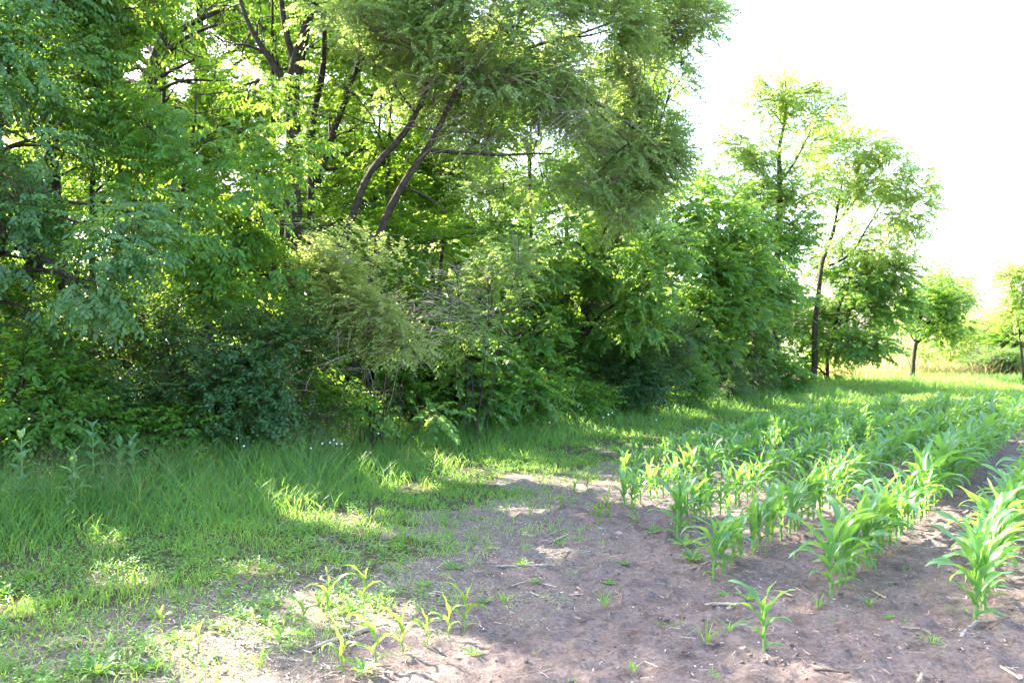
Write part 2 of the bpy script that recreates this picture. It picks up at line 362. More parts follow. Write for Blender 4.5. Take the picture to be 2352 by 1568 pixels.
def leaf_quads(geo, o, d, n, L, Wd, six, mat, rnd):
    x = norm(d); y = norm(np.cross(n, x)); z = np.cross(x, y)
    L = L[:, None]; Wd = Wd[:, None]
    if six:
        V = np.stack([o, o + x*L*.35 + y*Wd*.5 + z*L*.05, o + x*L*.75 + y*Wd*.32 + z*L*.0, o + x*L - z*L*.12,
                      o + x*L*.75 - y*Wd*.32 + z*L*.0, o + x*L*.35 - y*Wd*.5 + z*L*.05], 1)
        b = (np.arange(len(o)) * 6)[:, None]
        Q = np.concatenate([b + np.array([0,1,2,3]), b + np.array([0,3,4,5])], 0)
        geo.add(V, Q, mat, np.repeat(rnd, 6))
    else:
        V = np.stack([o, o + x*L*.42 + y*Wd*.5 + z*L*.06, o + x*L - z*L*.05, o + x*L*.42 - y*Wd*.5 + z*L*.06], 1)
        b = (np.arange(len(o)) * 4)[:, None]
        geo.add(V, b + np.array([0,1,2,3]), mat, np.repeat(rnd, 4))
    LEAVES[0] += len(o)

def foliage(geo, wood, spec, blobs, twig_vis=1.0, clump=1.35, trunk=None, seed=0, droopy=0.0):
    """blobs: list of (centre xyz, radii xyz, density).  Sprays fill each ellipsoid in uneven clumps and limbs run out to it."""
    sp_ = SPEC[spec]; T = sp_['T']
    for bi, (c, r, dens) in enumerate(blobs):
        vol = 4.19 * r[0] * r[1] * r[2]
        M = int(sp_['per'] * DENS * vol * dens * 1.7) + 3
        u = norm(rng.normal(size=(M, 3))); rad = rng.random(M) ** (1 / 2.4)
        # uneven outline
        bump = .72 + .56 * vnoise(u * 1.6 + bi * 7.3, 1.6, seed + 3)
        P = c + u * rad[:, None] * np.asarray(r) * bump[:, None]
        cl = vnoise(P, clump, seed + 11) * .6 + vnoise(P, clump * 2.7, seed + 12) * .4
        ok = cl + (rng.random(M) - .5) * .18 > .455
        ok &= P[:, 2] > .08
        P, u, rad = P[ok], u[ok], rad[ok]
        M = len(P)
        if not M: continue
        out = u + np.array([0, 0, .15]) + (rng.random((M, 3)) - .5) * .9
        yaw = np.arctan2(out[:, 1], out[:, 0]); pit = np.clip(np.arctan2(out[:, 2], np.hypot(out[:, 0], out[:, 1])), -.7, .9) * .7 - droopy
        cy, sy, cp, spn = np.cos(yaw), np.sin(yaw), np.cos(pit), np.sin(pit)
        roll = (rng.random(M) - .5) * .9; cr, sr = np.cos(roll), np.sin(roll)
        zr = np.zeros(M)
        Rz = np.stack([np.stack([cy,-sy,zr],-1), np.stack([sy,cy,zr],-1), np.stack([zr,zr,zr+1],-1)], 1)
        Ry = np.stack([np.stack([cp,zr,-spn],-1), np.stack([zr,zr+1,zr],-1), np.stack([spn,zr,cp],-1)], 1)
        Rx = np.stack([np.stack([zr+1,zr,zr],-1), np.stack([zr,cr,-sr],-1), np.stack([zr,sr,cr],-1)], 1)
        RM = Rz @ Ry @ Rx
        k = rng.integers(0, T['o'].shape[0], M); sc = .75 + .5 * rng.random(M)
        O = np.einsum('mij,mlj->mli', RM, T['o'][k]) * sc[:, None, None] + P[:, None]
        D = np.einsum('mij,mlj->mli', RM, T['d'][k]); Nn = np.einsum('mij,mlj->mli', RM, T['n'][k])
        sz = T['s'][k] * sc[:, None]
        rv = np.clip(.42 + .32 * rng.normal(size=(M, 1)) + .30 * rng.normal(size=(M, T['nl'])), -.25, 1.5)
        O, D, Nn, sz, rv = O.reshape(-1,3), D.reshape(-1,3), Nn.reshape(-1,3), sz.ravel(), rv.ravel()
        kk = keep(O) & (O[:, 2] > .03)
        O, D, Nn, sz, rv = O[kk], D[kk], Nn[kk], sz[kk], rv[kk]
        if len(O): leaf_quads(geo, O, D, Nn, T['ll'] * sz, T['lw'] * sz, sp_['six'], 0, rv)
        # twigs that carry the sprays
        tv = (rng.random(M) < twig_vis) & keep(P)
        if tv.any():
            TP = np.einsum('mij,mlj->mli', RM[tv], T['tw'][k[tv]]) * sc[tv][:, None, None] + P[tv][:, None]
            root = P[tv] - (P[tv] - c) * (.25 + .3 * rng.random((tv.sum(), 1))) - np.array([0, 0, .06])
            TP = np.concatenate([root[:, None], TP], 1)
            rr = np.array([1.6, 1.2, .8, .4]) * sp_['twig']
            tubes(geo, TP, np.broadcast_to(rr, (len(TP), 4)) * (.7 + .6 * rng.random((len(TP), 1))), 3, 1)
        # limb from the trunk into the clump, and branches through it
        if trunk is not None:
            tp = trunk[np.argmin(((trunk[:, :3] - (c - np.array([0, 0, r[2] * 1.1]))) ** 2).sum(1))]
            dist = np.linalg.norm(tp[:3] - c)
            mid = (tp[:3] * .5 + c * .5) + np.array([0, 0, .12 * dist]) + (rng.random(3) - .5) * .15 * dist
            ln = smooth_line(np.array([tp[:3], mid, c]), 9, .12, seed + bi)
            r0 = max(min(tp[3] * .55, .05 + .02 * dist), .012)
            tubes(wood, ln, np.linspace(r0, r0 * .35, 9), 6)
            nb = 5
            e = c + norm(rng.normal(size=(nb, 3))) * np.asarray(r) * .85
            bl = np.stack([smooth_line(np.array([ln[5 + (j % 4)], (c + e[j]) / 2 + (rng.random(3) - .4) * .1, e[j]]), 6, .06, seed + j) for j in range(nb)])
            tubes(wood, bl, np.broadcast_to(np.linspace(r0 * .4, .005, 6), (nb, 6)), 4)

def bpx(b):
    px, py, Y, rx, ry, rz = b[:6]; dens = b[6] if len(b) > 6 else 1.0
    return W(px, py, Y), np.array([rx / F * Y, rz, ry / F * Y]), dens

def tree(name, label, category, spec, base, trunks, blobs, group=None, twig_vis=.5, clump=1.35, mat=BARK, crown_name='crown', wob=.08, droopy=0.0, world_blobs=None, seed=None, bark_k=16):
    """base (x,y) on the ground; trunks: polylines of (x,y,z,radius); blobs in photograph grid + depth"""
    global _seed
    _seed += 17; seed = seed or _seed
    root = empty(name, (base[0], base[1], float(gz(base[0], base[1]))), label, category, group)
    wood = Geo(); allp = []
    for i, tr in enumerate(trunks):
        tr = np.array(tr, float); tr[:, 3] *= .58 if base[1] < 18 else .75; n = max(8, int(np.linalg.norm(tr[-1,:3] - tr[0,:3]) * 5))
        ln = smooth_line(tr, n, wob, seed + i)
        rad = ln[:, 3] * (1 + .12 * (vnoise(ln[:, :3], 3, seed) - .5))
        if tr[0, 2] < .2: rad[:2] *= np.array([1.5, 1.15])
        tubes(wood, ln[:, :3], rad, bark_k if tr[0,3] > .03 else 5)
        allp.append(ln)
    trunk = np.concatenate(allp)
    geo = Geo()
    bl = world_blobs if world_blobs is not None else [bpx(b) for b in blobs]
    foliage(geo, wood, spec, bl, twig_vis, clump, trunk, seed, droopy)
    if wood.v: wood.build('trunk', mat, root, smooth=True)
    if geo.v: geo.build(crown_name, [SPEC[spec]['mat'], SPEC[spec].get('tm', DTWIG)], root)
    return root
_seed = 100
def TP(lst):      # trunk polyline from the grid: (px, py, Y, radius)
    return [tuple(W(a, b, Y)) + (r,) for a, b, Y, r in lst]
def stem_from_ground(x, y, pts): return [(x, y, -.05, pts[0][3] * 1.15)] + pts
def base_of(pts): return pts[0][0], pts[0][1]

# --- left edge: cherry with hanging leaves
t = TP([(-140,1000,9.3,.13), (-90,700,9.3,.11), (-20,400,9.3,.09), (20,120,9.5,.07), (40,-150,9.7,.05)])
t[0] = (t[0][0], t[0][1], -.05, .14)
tree('cherry_tree', 'broad-leaved tree whose drooping blue-green leaves fill the left edge of the picture', 'tree', 'cherry', base_of(t), [t],
     [(30,570,8.6,210,110,.9), (190,640,8.3,150,75,.6), (300,560,8.4,95,60,.5), (90,470,8.8,170,80,.8), (60,330,9.1,140,110,.9), (40,160,9.4,150,120,1.2), (40,-20,9.8,180,120,1.4),
      (20,690,8.6,130,65,.7), (240,690,8.4,70,50,.4), (330,500,8.7,70,50,.4), (-200,400,9.3,200,300,1.5,.6), (30,-220,10,260,120,1.5,.6)], droopy=.25)
# --- old grey trunk behind it
t = TP([(60,700,11,.22), (110,400,11,.20), (150,285,11,.18), (192,180,11,.16), (235,40,11.2,.13), (260,-150,11.5,.09)])
t = stem_from_ground(t[0][0] - .1, t[0][1], t)
t2 = TP([(150,285,11,.09), (90,200,11.3,.07), (40,80,11.6,.05)])
tree('old_maple_tree', 'old tree with a thick leaning grey trunk showing among the upper left leaves', 'tree', 'box', base_of(t), [t, t2],
     [(120,120,11.2,130,80,.9,.9), (230,60,11.0,110,60,.8,.9), (60,250,11.4,110,60,.8), (250,-60,11.5,160,90,1.2,.7), (120,400,11,130,70,.8,.9), (160,520,10.8,110,60,.7), (90,800,10.2,150,110,.9)])
# --- box elder, layered hanging foliage
t = TP([(398,900,10.6,.06), (402,700,10.6,.05), (410,560,10.6,.048), (425,420,10.6,.04), (450,300,10.5,.03), (450,220,10.5,.02)])
t = stem_from_ground(t[0][0], t[0][1], t)
t2 = TP([(212,800,10.4,.06), (213,293,10.4,.05), (221,205,10.4,.045), (217,146,10.4,.04), (225,20,10.4,.03), (200,-100,10.4,.02)])
t2 = stem_from_ground(t2[0][0], t2[0][1], t2)
tree('boxelder_tree', 'young box elder with thin dark stem and tiered drooping leaves below the sky gap', 'tree', 'box', base_of(t), [t],
     [(450,255,10.3,105,50,.7), (360,300,10.2,95,45,.6), (520,320,10.4,100,50,.7), (440,380,10.2,120,45,.6), (610,300,10.6,80,60,.7), (640,400,10.6,80,55,.6), (560,450,10.4,100,45,.6),
      (420,480,10.2,95,40,.5), (640,510,10.5,90,45,.6), (500,560,10.3,110,45,.5), (580,520,10.6,90,50,.6), (400,600,10.1,90,40,.5), (600,620,10.4,110,45,.5), (480,680,10.2,100,40,.5), (690,640,10.5,80,45,.5,.8), (685,370,10.8,70,50,.6,1), (700,450,10.8,70,50,.6,1), (720,520,10.9,60,45,.5,1), (590,210,10.8,70,40,.6,.8), (620,720,10.3,100,40,.5,.8)], droopy=.2)
tree('slender_maple_tree', 'slender upright stem with dark green layers just left of the sky gap', 'tree', 'box', base_of(t2), [t2],
     [(230,130,10.2,90,45,.6), (170,200,10.3,90,40,.5), (290,60,10.2,70,40,.5), (250,260,10.2,80,40,.5), (190,320,10.3,95,45,.6), (270,390,10.1,90,45,.5), (330,20,10.5,90,40,.6), (220,460,10.2,90,45,.5), (270,-60,10.4,120,60,.8)], droopy=.15)
# --- tall dark forked trunk
t = TP([(672,700,13.2,.24), (670,280,13.2,.20), (678,155,13.2,.18), (700,80,13.2,.13), (722,-20,13.3,.10), (750,-250,13.6,.07)])
t = stem_from_ground(t[0][0], t[0][1], t)
t2 = TP([(674,215,13.2,.12), (640,165,13.2,.10), (600,110,13.2,.08), (560,40,13.3,.06), (540,-60,13.4,.04)])
t3 = TP([(680,150,13.2,.10), (655,60,13.3,.08), (640,-60,13.4,.06)])
tree('forked_maple_tree', 'tall tree with a thick black trunk forking below the top of the picture', 'tree', 'back', base_of(t), [t, t2, t3],
     [(640,-10,14.4,120,70,1), (560,130,14.6,100,70,1), (480,70,14.4,80,60,.9), (720,120,14.6,80,80,.9), (600,40,13.3,100,70,1,.8), (520,110,13.2,80,60,.8,.8), (640,150,13.6,70,70,.8,.7), (560,200,13.4,80,50,.8,.8), (700,30,13.8,80,60,.8,.7), (620,-100,13.5,220,110,1.5,.8), (800,-180,14,200,100,1.5,.6), (580,330,13,90,50,.8,.7),
      (700,330,13.5,80,60,.8,.6), (500,20,13.5,60,40,.8,.7)], clump=1.1)
t = TP([(470,700,18.5,.16), (480,300,18.5,.13), (460,60,18.5,.09), (450,-100,18.6,.05)]); t = stem_from_ground(t[0][0], t[0][1], t)
tree('backing_maple_tree', 'tall leafy tree closing the view behind the arching limbs', 'tree', 'back', base_of(t), [t],
     [(320,30,18.5,100,60,1,1), (330,120,18.6,80,50,.8,.7), (440,40,18.6,100,60,1,1), (540,110,18.6,90,70,1,1), (480,250,18.6,120,60,1,1), (340,230,18.6,90,50,.9,1), (560,-20,18.6,110,60,1,1), (400,-60,18.6,140,50,1,1), (640,120,18.8,90,80,1,1), (700,-20,18.8,100,80,1,1),
      (820,60,19,110,80,1,1), (940,150,19,100,80,1,1), (760,200,19,90,70,1,1), (240,160,18.6,80,70,.9,1)], clump=1.2)
# --- tree with pale arching limbs in the sky gap
t = TP([(330,500,14.5,.17), (345,300,14.5,.15), (352,130,14.5,.13), (390,80,14.5,.10), (450,45,14.5,.08), (520,20,14.7,.05)])
t = stem_from_ground(t[0][0], t[0][1], t)
t2 = TP([(352,145,14.5,.10), (400,105,14.4,.08), (450,70,14.3,.06), (500,60,14.3,.035)])
t3 = TP([(350,185,14.5,.07), (395,160,14.4,.05), (445,135,14.3,.035)])
t4 = TP([(348,215,14.5,.06), (405,185,14.4,.045), (490,185,14.3,.03)])
t5 = TP([(352,140,14.5,.10), (380,60,14.5,.08), (395,-20,14.6,.06), (420,-160,15,.04)])
t6 = TP([(505,160,14.4,.08), (490,110,14.4,.08), (450,70,14.4,.06)])
tree('arching_limbs_tree', 'tree with bare arching limbs outlined against the small patch of sky', 'tree', 'back', base_of(t), [t, t2, t3, t4, t5],
     [(480,20,14.6,90,50,.9,.9), (300,20,14.8,110,60,1,.8), (520,110,14.6,80,50,.8,.8), (470,150,15.2,60,30,.6,.5), (380,-80,15,200,90,1.5,.6), (250,120,15,80,70,.8,.8), (220,260,15,110,70,.9), (420,250,15,110,40,.8), (120,60,15,130,90,1), (370,50,15,90,40,.8,.5), (290,190,15.2,55,50,.6,.7), (440,120,15.4,70,40,.6,.35), (360,160,15.6,90,70,.5,.35), (560,60,15.2,90,60,.8), (640,220,15.4,80,70,.8), (500,300,15.4,110,60,.9), (580,510,15,110,60,.9), (450,480,15,110,60,.9), (250,420,14.5,110,70,.9), (330,320,15.4,90,60,.8), (300,90,15.3,60,40,.6,.6), (340,110,15,70,50,.6,.8), (300,160,14.9,60,40,.5,.8), (400,110,15,60,40,.6,.5)], clump=1.1)
# --- big Siberian elm: leaning trunks, drooping fine sprays
tA = TP([(712,780,12.6,.16), (818,484,12.6,.135), (853,391,12.6,.125), (908,332,12.6,.115), (955,270,12.6,.10), (985,190,12.6,.085), (1010,60,12.7,.065), (1040,-120,13,.04)])
tA = stem_from_ground(tA[0][0], tA[0][1], tA)
tB = TP([(768,820,12.4,.16), (876,512,12.4,.13), (923,422,12.4,.125), (978,352,12.4,.115), (1013,289,12.4,.10), (1064,168,12.5,.085), (1130,20,12.8,.065), (1180,-150,13,.04)])
tB[0] = (tB[0][0] + .1, tB[0][1], -.05, .2)
tA = [(a, b, c, r * .70) for a, b, c, r in tA]; tB = [(a, b, c, r * .70) for a, b, c, r in tB]
br = [TP([(990,345,12.4,.055), (1052,348,12.3,.048), (1120,355,12.2,.042), (1169,359,12.1,.036), (1224,344,12.1,.030), (1262,352,12.1,.018)]),
      TP([(1224,346,12.1,.022), (1232,322,12.1,.014), (1240,300,12,.008)]),
      TP([(861,285,12.0,.010), (939,285,12.0,.020), (1009,301,12.1,.026), (1060,302,12.1,.022), (1111,299,12.0,.018), (1150,310,12.0,.012), (1169,332,12,.007)]),
      TP([(700,10,12.4,.03), (830,40,12.4,.05), (884,51,12.3,.055), (943,39,12.3,.05), (990,74,12.2,.035), (1030,110,12.1,.015)]),
      TP([(927,425,12.4,.035), (962,441,12.2,.03), (1001,458,12.1,.024), (1025,488,12,.014)]),
      TP([(925,50,12.2,.015), (945,100,12.1,.012), (965,180,12,.010), (1000,240,12,.007), (1020,260,12,.005)]),
      TP([(1064,168,12.5,.06), (1180,120,12.8,.05), (1330,80,13.3,.035), (1450,40,13.6,.02)]),
      TP([(1100,90,12.6,.06), (1280,190,13.2,.045), (1420,260,13.6,.03), (1500,330,13.8,.015)]),
      TP([(1290,190,13.2,.035), (1350,220,13.0,.028), (1390,280,13.0,.018), (1440,330,13,.01)]),
      TP([(1270,90,13,.04), (1360,80,13,.03), (1400,65,13,.02)]),
      TP([(1169,359,12.1,.018), (1200,385,12,.015), (1190,410,12,.010), (1160,425,12,.006)])]
tree('siberian_elm_tree', 'great drooping elm with two leaning trunks and fine pale foliage at top centre', 'tree', 'elm', base_of(tA), [tA, tB] + br,
     [(1040,60,12.6,130,90,1,.9), (900,10,12.6,120,70,.9,.9), (1150,260,13.2,120,60,.8,.8), (840,140,12.8,80,60,.7,.8), (1000,250,13.4,90,50,.7,.7), (1330,220,14,110,80,.9,.9), (1280,20,13.2,130,80,1,.9), (1450,110,14.2,110,90,.9,.9), (1100,330,12.9,80,40,.5,.6), (1010,170,12.1,80,60,.7,.7), (1250,420,13.2,90,45,.6,.8), (1630,60,14.6,35,60,.5,.5), (1600,130,14.6,50,50,.6,.5), (1180,60,12.3,160,100,1.1,.95), (1120,180,12.2,120,70,.8,.8), (1230,190,12.6,110,80,.8), (1380,70,13.2,130,90,1.1), (1480,190,13.6,100,90,1), (1370,260,13.2,120,60,.8), (1440,350,13.6,100,60,.8), (1290,330,12.9,100,50,.7,.8),
      (1370,420,13.2,95,45,.6,.8), (1430,490,13.4,55,45,.5,.9), (960,110,12.0,120,60,.8,.55), (820,60,11.9,120,70,.9,.8), (770,180,11.8,70,60,.6,.8), (900,220,12.2,90,50,.6,.5),
      (1580,70,14.2,70,70,.8,.8), (1520,180,14.2,80,70,.8,1.2), (1550,150,14,70,80,.7,1.6), (1540,240,14,60,60,.6,1.5), (1600,110,14.1,50,60,.6,1.4), (1560,60,13.8,80,60,.7,1.6), (1530,330,13.9,55,60,.6,1.5), (1480,130,13.4,80,70,.7,1.4), (1620,40,14.2,40,50,.5,1.4), (1500,280,14.2,75,70,.8,1.2), (1500,380,14.3,75,60,.8,1.2), (1440,420,14,80,60,.8,1.1), (1080,20,12,120,60,.9,.9), (1540,100,14.5,50,140,.8,.6),
      (1200,-150,13,360,110,1.8,.6), (1480,-80,14,180,80,1.4,.7), (900,-120,12.4,230,90,1.4,.6), (1150,440,12.6,110,50,.6,.6), (1490,450,14.2,60,50,.6,.8), (700,260,11.9,40,60,.5,.4)],
     twig_vis=.6, clump=1.15, droopy=.12)
# --- second elm stems behind
t = TP([(715,700,14,.15), (714,275,14,.13), (740,165,14,.11), (745,60,14,.09), (720,-100,14,.07)]); t = stem_from_ground(t[0][0], t[0][1], t)
t2 = TP([(730,420,14,.13), (760,310,14,.12), (800,210,14.2,.10), (830,110,14.3,.08), (880,-50,14.5,.05)])
t = [(a, b, c, r * .75) for a, b, c, r in t]; t2 = [(a, b, c, r * .75) for a, b, c, r in t2]
tree('twin_stemmed_elm_tree', 'elm with two rough brown stems between the forked trunk and the leaning elm', 'tree', 'back', base_of(t), [t, t2],
     [(1000,100,15.4,110,90,1), (880,150,15,90,80,.9), (1120,160,15.4,110,90,1), (820,300,15.2,90,80,.9), (740,60,15,90,70,.9), (960,400,15.2,100,70,.9), (1080,430,15.6,90,60,.9), (860,60,15.4,90,60,.9), (760,260,14.6,80,80,.8,.8), (840,160,14.8,90,60,.8,.6), (880,340,14.8,90,60,.8,.6), (760,430,14.4,90,50,.7,.8), (900,20,15,110,70,1,.6), (1000,-120,15,200,90,1.5,.7), (850,480,14.3,90,50,.7,.6), (960,250,15,80,70,.8,.6)], clump=1.2)
# --- pale bush with dead twigs, and a grey twiggy neighbour
def shrub(name, label, spec, base, blobs, stems=5, cat='shrub', mat=BARK, rad=.018, **kw):
    x, y = base; cs = [bpx(b)[0] for b in blobs]; trs = []
    for i in range(stems):
        c = cs[i % len(cs)]; a = rng.random() * 6.28
        trs.append([(x + .12*math.cos(a), y + .12*math.sin(a), -.03, rad), (x*.6 + c[0]*.4 + .1*math.cos(a), y*.6 + c[1]*.4 + .1*math.sin(a), c[2]*.5, rad*.8), (c[0], c[1], c[2], rad*.35)])
    return tree(name, label, cat, spec, (x, y), trs, blobs, mat=mat, crown_name='foliage', wob=.15, **kw)
def bx(px, Y): return ((px - CX) / F * Y, Y)
r_ = shrub('pale_shrub', 'sunlit pale yellow-green bush tangled with grey dead twigs at left centre', 'pale', bx(860, 11.0),
      [(840,590,10.3,100,50,.55,2.2), (920,640,10.2,85,55,.55,2.2), (780,600,10.5,70,50,.5,1.8), (960,700,10.1,60,60,.45,2.0), (880,710,10.1,95,55,.5,2.0), (800,690,10.3,75,60,.5,1.8), (930,780,10.0,70,45,.4,1.8), (850,790,10.2,75,40,.4,1.6), (860,540,10.8,70,40,.5,1.6), (740,640,10.6,55,50,.5,1.2)], 7, twig_vis=.3)
shrub('twiggy_grey_shrub', 'grey-green twiggy bush with many bare twigs beside the pale sunlit bush', 'elm', bx(1090, 12.2),
      [(1040,590,11.5,85,55,.6), (1120,640,11.8,85,60,.6), (1040,690,11.4,80,50,.6,.7), (1130,730,11.8,80,55,.6), (1000,540,11.6,60,40,.5), (1190,600,12.3,60,60,.6), (1080,790,11.6,70,40,.5,.8)], 6, twig_vis=.4)
def dead_twigs(root, px0, px1, py0, py1, Y, n, L, down=-.15, name='dead_branch'):
    g = Geo()
    P0 = np.stack([W(px0 + rng.random()*(px1-px0), py0 + rng.random()*(py1-py0), Y + (rng.random()-.5)*.5) for _ in range(n)])
    a = rng.random(n)*6.28; d = np.stack([np.cos(a), -.35*np.abs(np.sin(a)), down + (rng.random(n)-.5)*.9], 1); d = norm(d)
    ll = L * (.4 + .8*rng.random(n)); pts = [P0]
    for k in range(5):
        d = norm(d + (rng.random((n,3))-.5)*.45 + np.array([0,0,-.05])); pts.append(pts[-1] + d*(ll/5)[:, None])
    tubes(g, np.stack(pts, 1), np.linspace(.0036, .0014, 6)[None] * (.6+.8*rng.random((n,1))), 3)
    g.build(name, TWIG, root)
dead_twigs(r_, 760, 1010, 680, 850, 9.8, 90, .36)
tw2 = [o for o in COL.objects if o.name.startswith('twiggy_grey_shrub')][0]
dead_twigs(tw2, 980, 1090, 600, 740, 11.1, 90, .36, .1)
elm0 = [o for o in COL.objects if o.name.startswith('siberian_elm')][0]
dead_twigs(elm0, 950, 1450, 60, 330, 12.0, 110, .9, -.35)
# --- low shrubs, left
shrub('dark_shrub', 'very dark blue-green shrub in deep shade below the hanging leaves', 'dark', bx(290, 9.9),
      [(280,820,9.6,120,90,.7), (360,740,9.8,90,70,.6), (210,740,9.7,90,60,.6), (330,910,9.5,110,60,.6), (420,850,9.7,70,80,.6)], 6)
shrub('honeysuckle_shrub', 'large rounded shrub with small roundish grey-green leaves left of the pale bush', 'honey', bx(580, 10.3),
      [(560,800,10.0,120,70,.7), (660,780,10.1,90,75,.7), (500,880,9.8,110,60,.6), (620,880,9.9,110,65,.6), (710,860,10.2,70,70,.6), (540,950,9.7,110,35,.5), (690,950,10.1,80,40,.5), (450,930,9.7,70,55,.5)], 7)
shrub('vine_leaved_shrub', 'bright green low shrub with heart-shaped leaves in the lower left corner of the woods', 'vine', bx(40, 9.0),
      [(40,900,8.5,110,75,.5), (130,960,8.4,110,50,.4), (20,980,8.3,60,50,.4), (60,820,8.7,110,55,.5), (230,970,8.8,80,45,.4), (150,880,8.9,70,50,.4)], 6)
shrub('low_leafy_shrub', 'low fresh green shrub behind the milkweed stems, under the dark shrub', 'vine', bx(360, 9.6),
      [(340,990,9.2,90,40,.4), (420,980,9.3,80,45,.4), (280,960,9.2,70,35,.4), (380,790,9.6,45,45,.3), (440,920,9.5,50,40,.3)], 4)
shrub('bright_sapling', 'small bright yellow-green sapling at the foot of the pale bush', 'vine', bx(845, 11.3),
      [(845,900,10.9,35,35,.3), (850,950,10.8,40,35,.3), (790,930,10.8,40,40,.3), (880,900,11.2,40,40,.3)], 3)
# --- maple right of centre
t = TP([(1330,900,17,.15), (1340,760,17,.13), (1360,640,16.8,.11), (1390,540,16.6,.08), (1420,470,16.4,.05)]); t = stem_from_ground(t[0][0], t[0][1], t)
t2 = TP([(1330,800,17,.06), (1380,720,16.6,.05), (1460,670,16.2,.035), (1520,640,15.8,.02)])
tree('maple_tree', 'broad maple with light green outer boughs above the dark hollow', 'tree', 'maple', base_of(t), [t, t2],
     [(1470,590,15.6,90,60,.9), (1400,540,15.8,90,50,.8), (1530,650,15.3,65,55,.7), (1440,670,15.5,80,50,.7), (1330,590,15.8,80,60,.8), (1480,740,15.6,55,50,.6,.9), (1260,560,15.4,80,50,.7), (1380,630,16,80,50,.7), (1540,560,16,50,45,.6),
      (1300,680,16,80,45,.7,.9), (1430,510,16,60,40,.6), (1400,750,16.2,60,35,.6,.7)], droopy=.2)
t = TP([(1190,820,14.8,.07), (1195,700,14.8,.06), (1200,600,14.8,.04)]); t = stem_from_ground(t[0][0], t[0][1], t)
tree('young_maple_tree', 'young tree with dense mid-green leaves between the twiggy bush and the dark hollow', 'tree', 'maple', base_of(t), [t],
     [(1200,690,14.2,75,45,.6), (1190,780,14.0,90,45,.6), (1240,740,14.3,55,45,.5), (1120,820,13.4,80,40,.5), (1220,620,14.5,70,45,.6), (1230,840,14.0,65,35,.4,.8), (1060,860,12.6,70,40,.5), (1120,520,14.4,90,45,.6), (1150,880,13.2,60,30,.4)])
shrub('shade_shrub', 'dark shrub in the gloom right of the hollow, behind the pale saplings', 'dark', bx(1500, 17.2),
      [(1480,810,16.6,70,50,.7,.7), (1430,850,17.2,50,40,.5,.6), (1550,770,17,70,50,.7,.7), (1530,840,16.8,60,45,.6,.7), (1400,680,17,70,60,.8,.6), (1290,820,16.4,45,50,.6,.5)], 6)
k = 0
for px, py, Y, rx, ry, lab in [(1200,905,13.4,45,35,'leafy sapling with maple-like leaves at the grass edge left of the hollow'), (1270,885,14.2,38,40,'pale topped sapling just left of the dark hollow'), (1100,915,12.8,40,25,'low bushy sapling below the young maple'),
                              (1460,870,16.4,50,40,'tall leafy sapling at the right side of the dark hollow'), (1500,900,16.8,45,25,'short sapling of narrow leaves right of the hollow'), (1570,870,17.6,40,35,'sapling standing behind the mown strip, left of the dry stems'),
                              (1640,800,18.6,32,40,'upright sapling with light green top near the dry stems'), (1700,860,20,45,25,'low bush right of the dry stems'), (930,925,11.2,70,40,'dark round sapling under the pale bush'), (1340,915,15,40,18,'small sapling in front of the dark hollow'),
                              (1800,860,22,45,25,'low shrub between the two black tree trunks'), (1640,880,18.8,45,22,'ragged low shrub among dry stems')]:
    shrub('sapling', lab, ['maple','vine','maple','honey'][k % 4], bx(px, Y + .1), [(px,py,Y,rx*1.35,ry*1.3,.5,1.2), (px-10,py-ry*.9,Y,rx*.9,ry*.8,.4,1.2), (px+rx*.8,py+ry*.3,Y,rx*.8,ry*.8,.4,1.2)], 3, cat='sapling', group='saplings along the edge of the woods', rad=.01); k += 1
# --- mid-distance trees
t = TP([(1640,850,20,.12), (1640,700,20,.10), (1650,560,20,.07), (1640,450,20,.04)]); t = stem_from_ground(t[0][0], t[0][1], t)
tree('dense_tree', 'dense dark green tree beside the drooping right edge of the great elm', 'tree', 'maple', base_of(t), [t],
     [(1590,470,18.6,75,50,.9), (1650,520,19,85,55,1), (1570,570,18.4,60,50,.8), (1620,620,18.8,85,55,.9), (1690,600,19.3,75,55,.9), (1600,710,18.6,80,45,.8), (1680,700,19.2,80,50,.9), (1640,410,19.5,75,30,.8,.8), (1580,790,18.2,60,40,.6), (1650,790,18.8,60,40,.6,.8), (1570,400,19,45,40,.7,.8)])
t = TP([(1732,860,21.5,.09), (1735,700,21.5,.08), (1730,560,21.5,.05)]); t = stem_from_ground(t[0][0], t[0][1], t)
tree('rounded_tree', 'rounded mid-green tree between the dense dark tree and the tall sparse one', 'tree', 'maple', base_of(t), [t],
     [(1720,500,21,55,40,.8,.8), (1740,570,21,70,50,.9), (1700,660,21,60,50,.8), (1760,660,21,60,50,.8), (1720,760,20.6,70,50,.8), (1700,450,21.5,45,30,.7,.6), (1720,820,20.4,50,25,.6,.7)])
t = TP([(1779,870,23,.17), (1782,760,23,.15), (1784,620,23,.12), (1790,520,23,.10), (1792,400,23,.085), (1785,350,23,.07), (1800,290,23,.05), (1810,220,23,.03)]); t = stem_from_ground(t[0][0], t[0][1], t)
t2 = TP([(1791,470,23,.06), (1770,430,23,.05), (1740,380,23,.03), (1720,340,23,.02)]); t3 = TP([(1793,420,23,.05), (1830,370,23,.035), (1860,300,23,.02)])
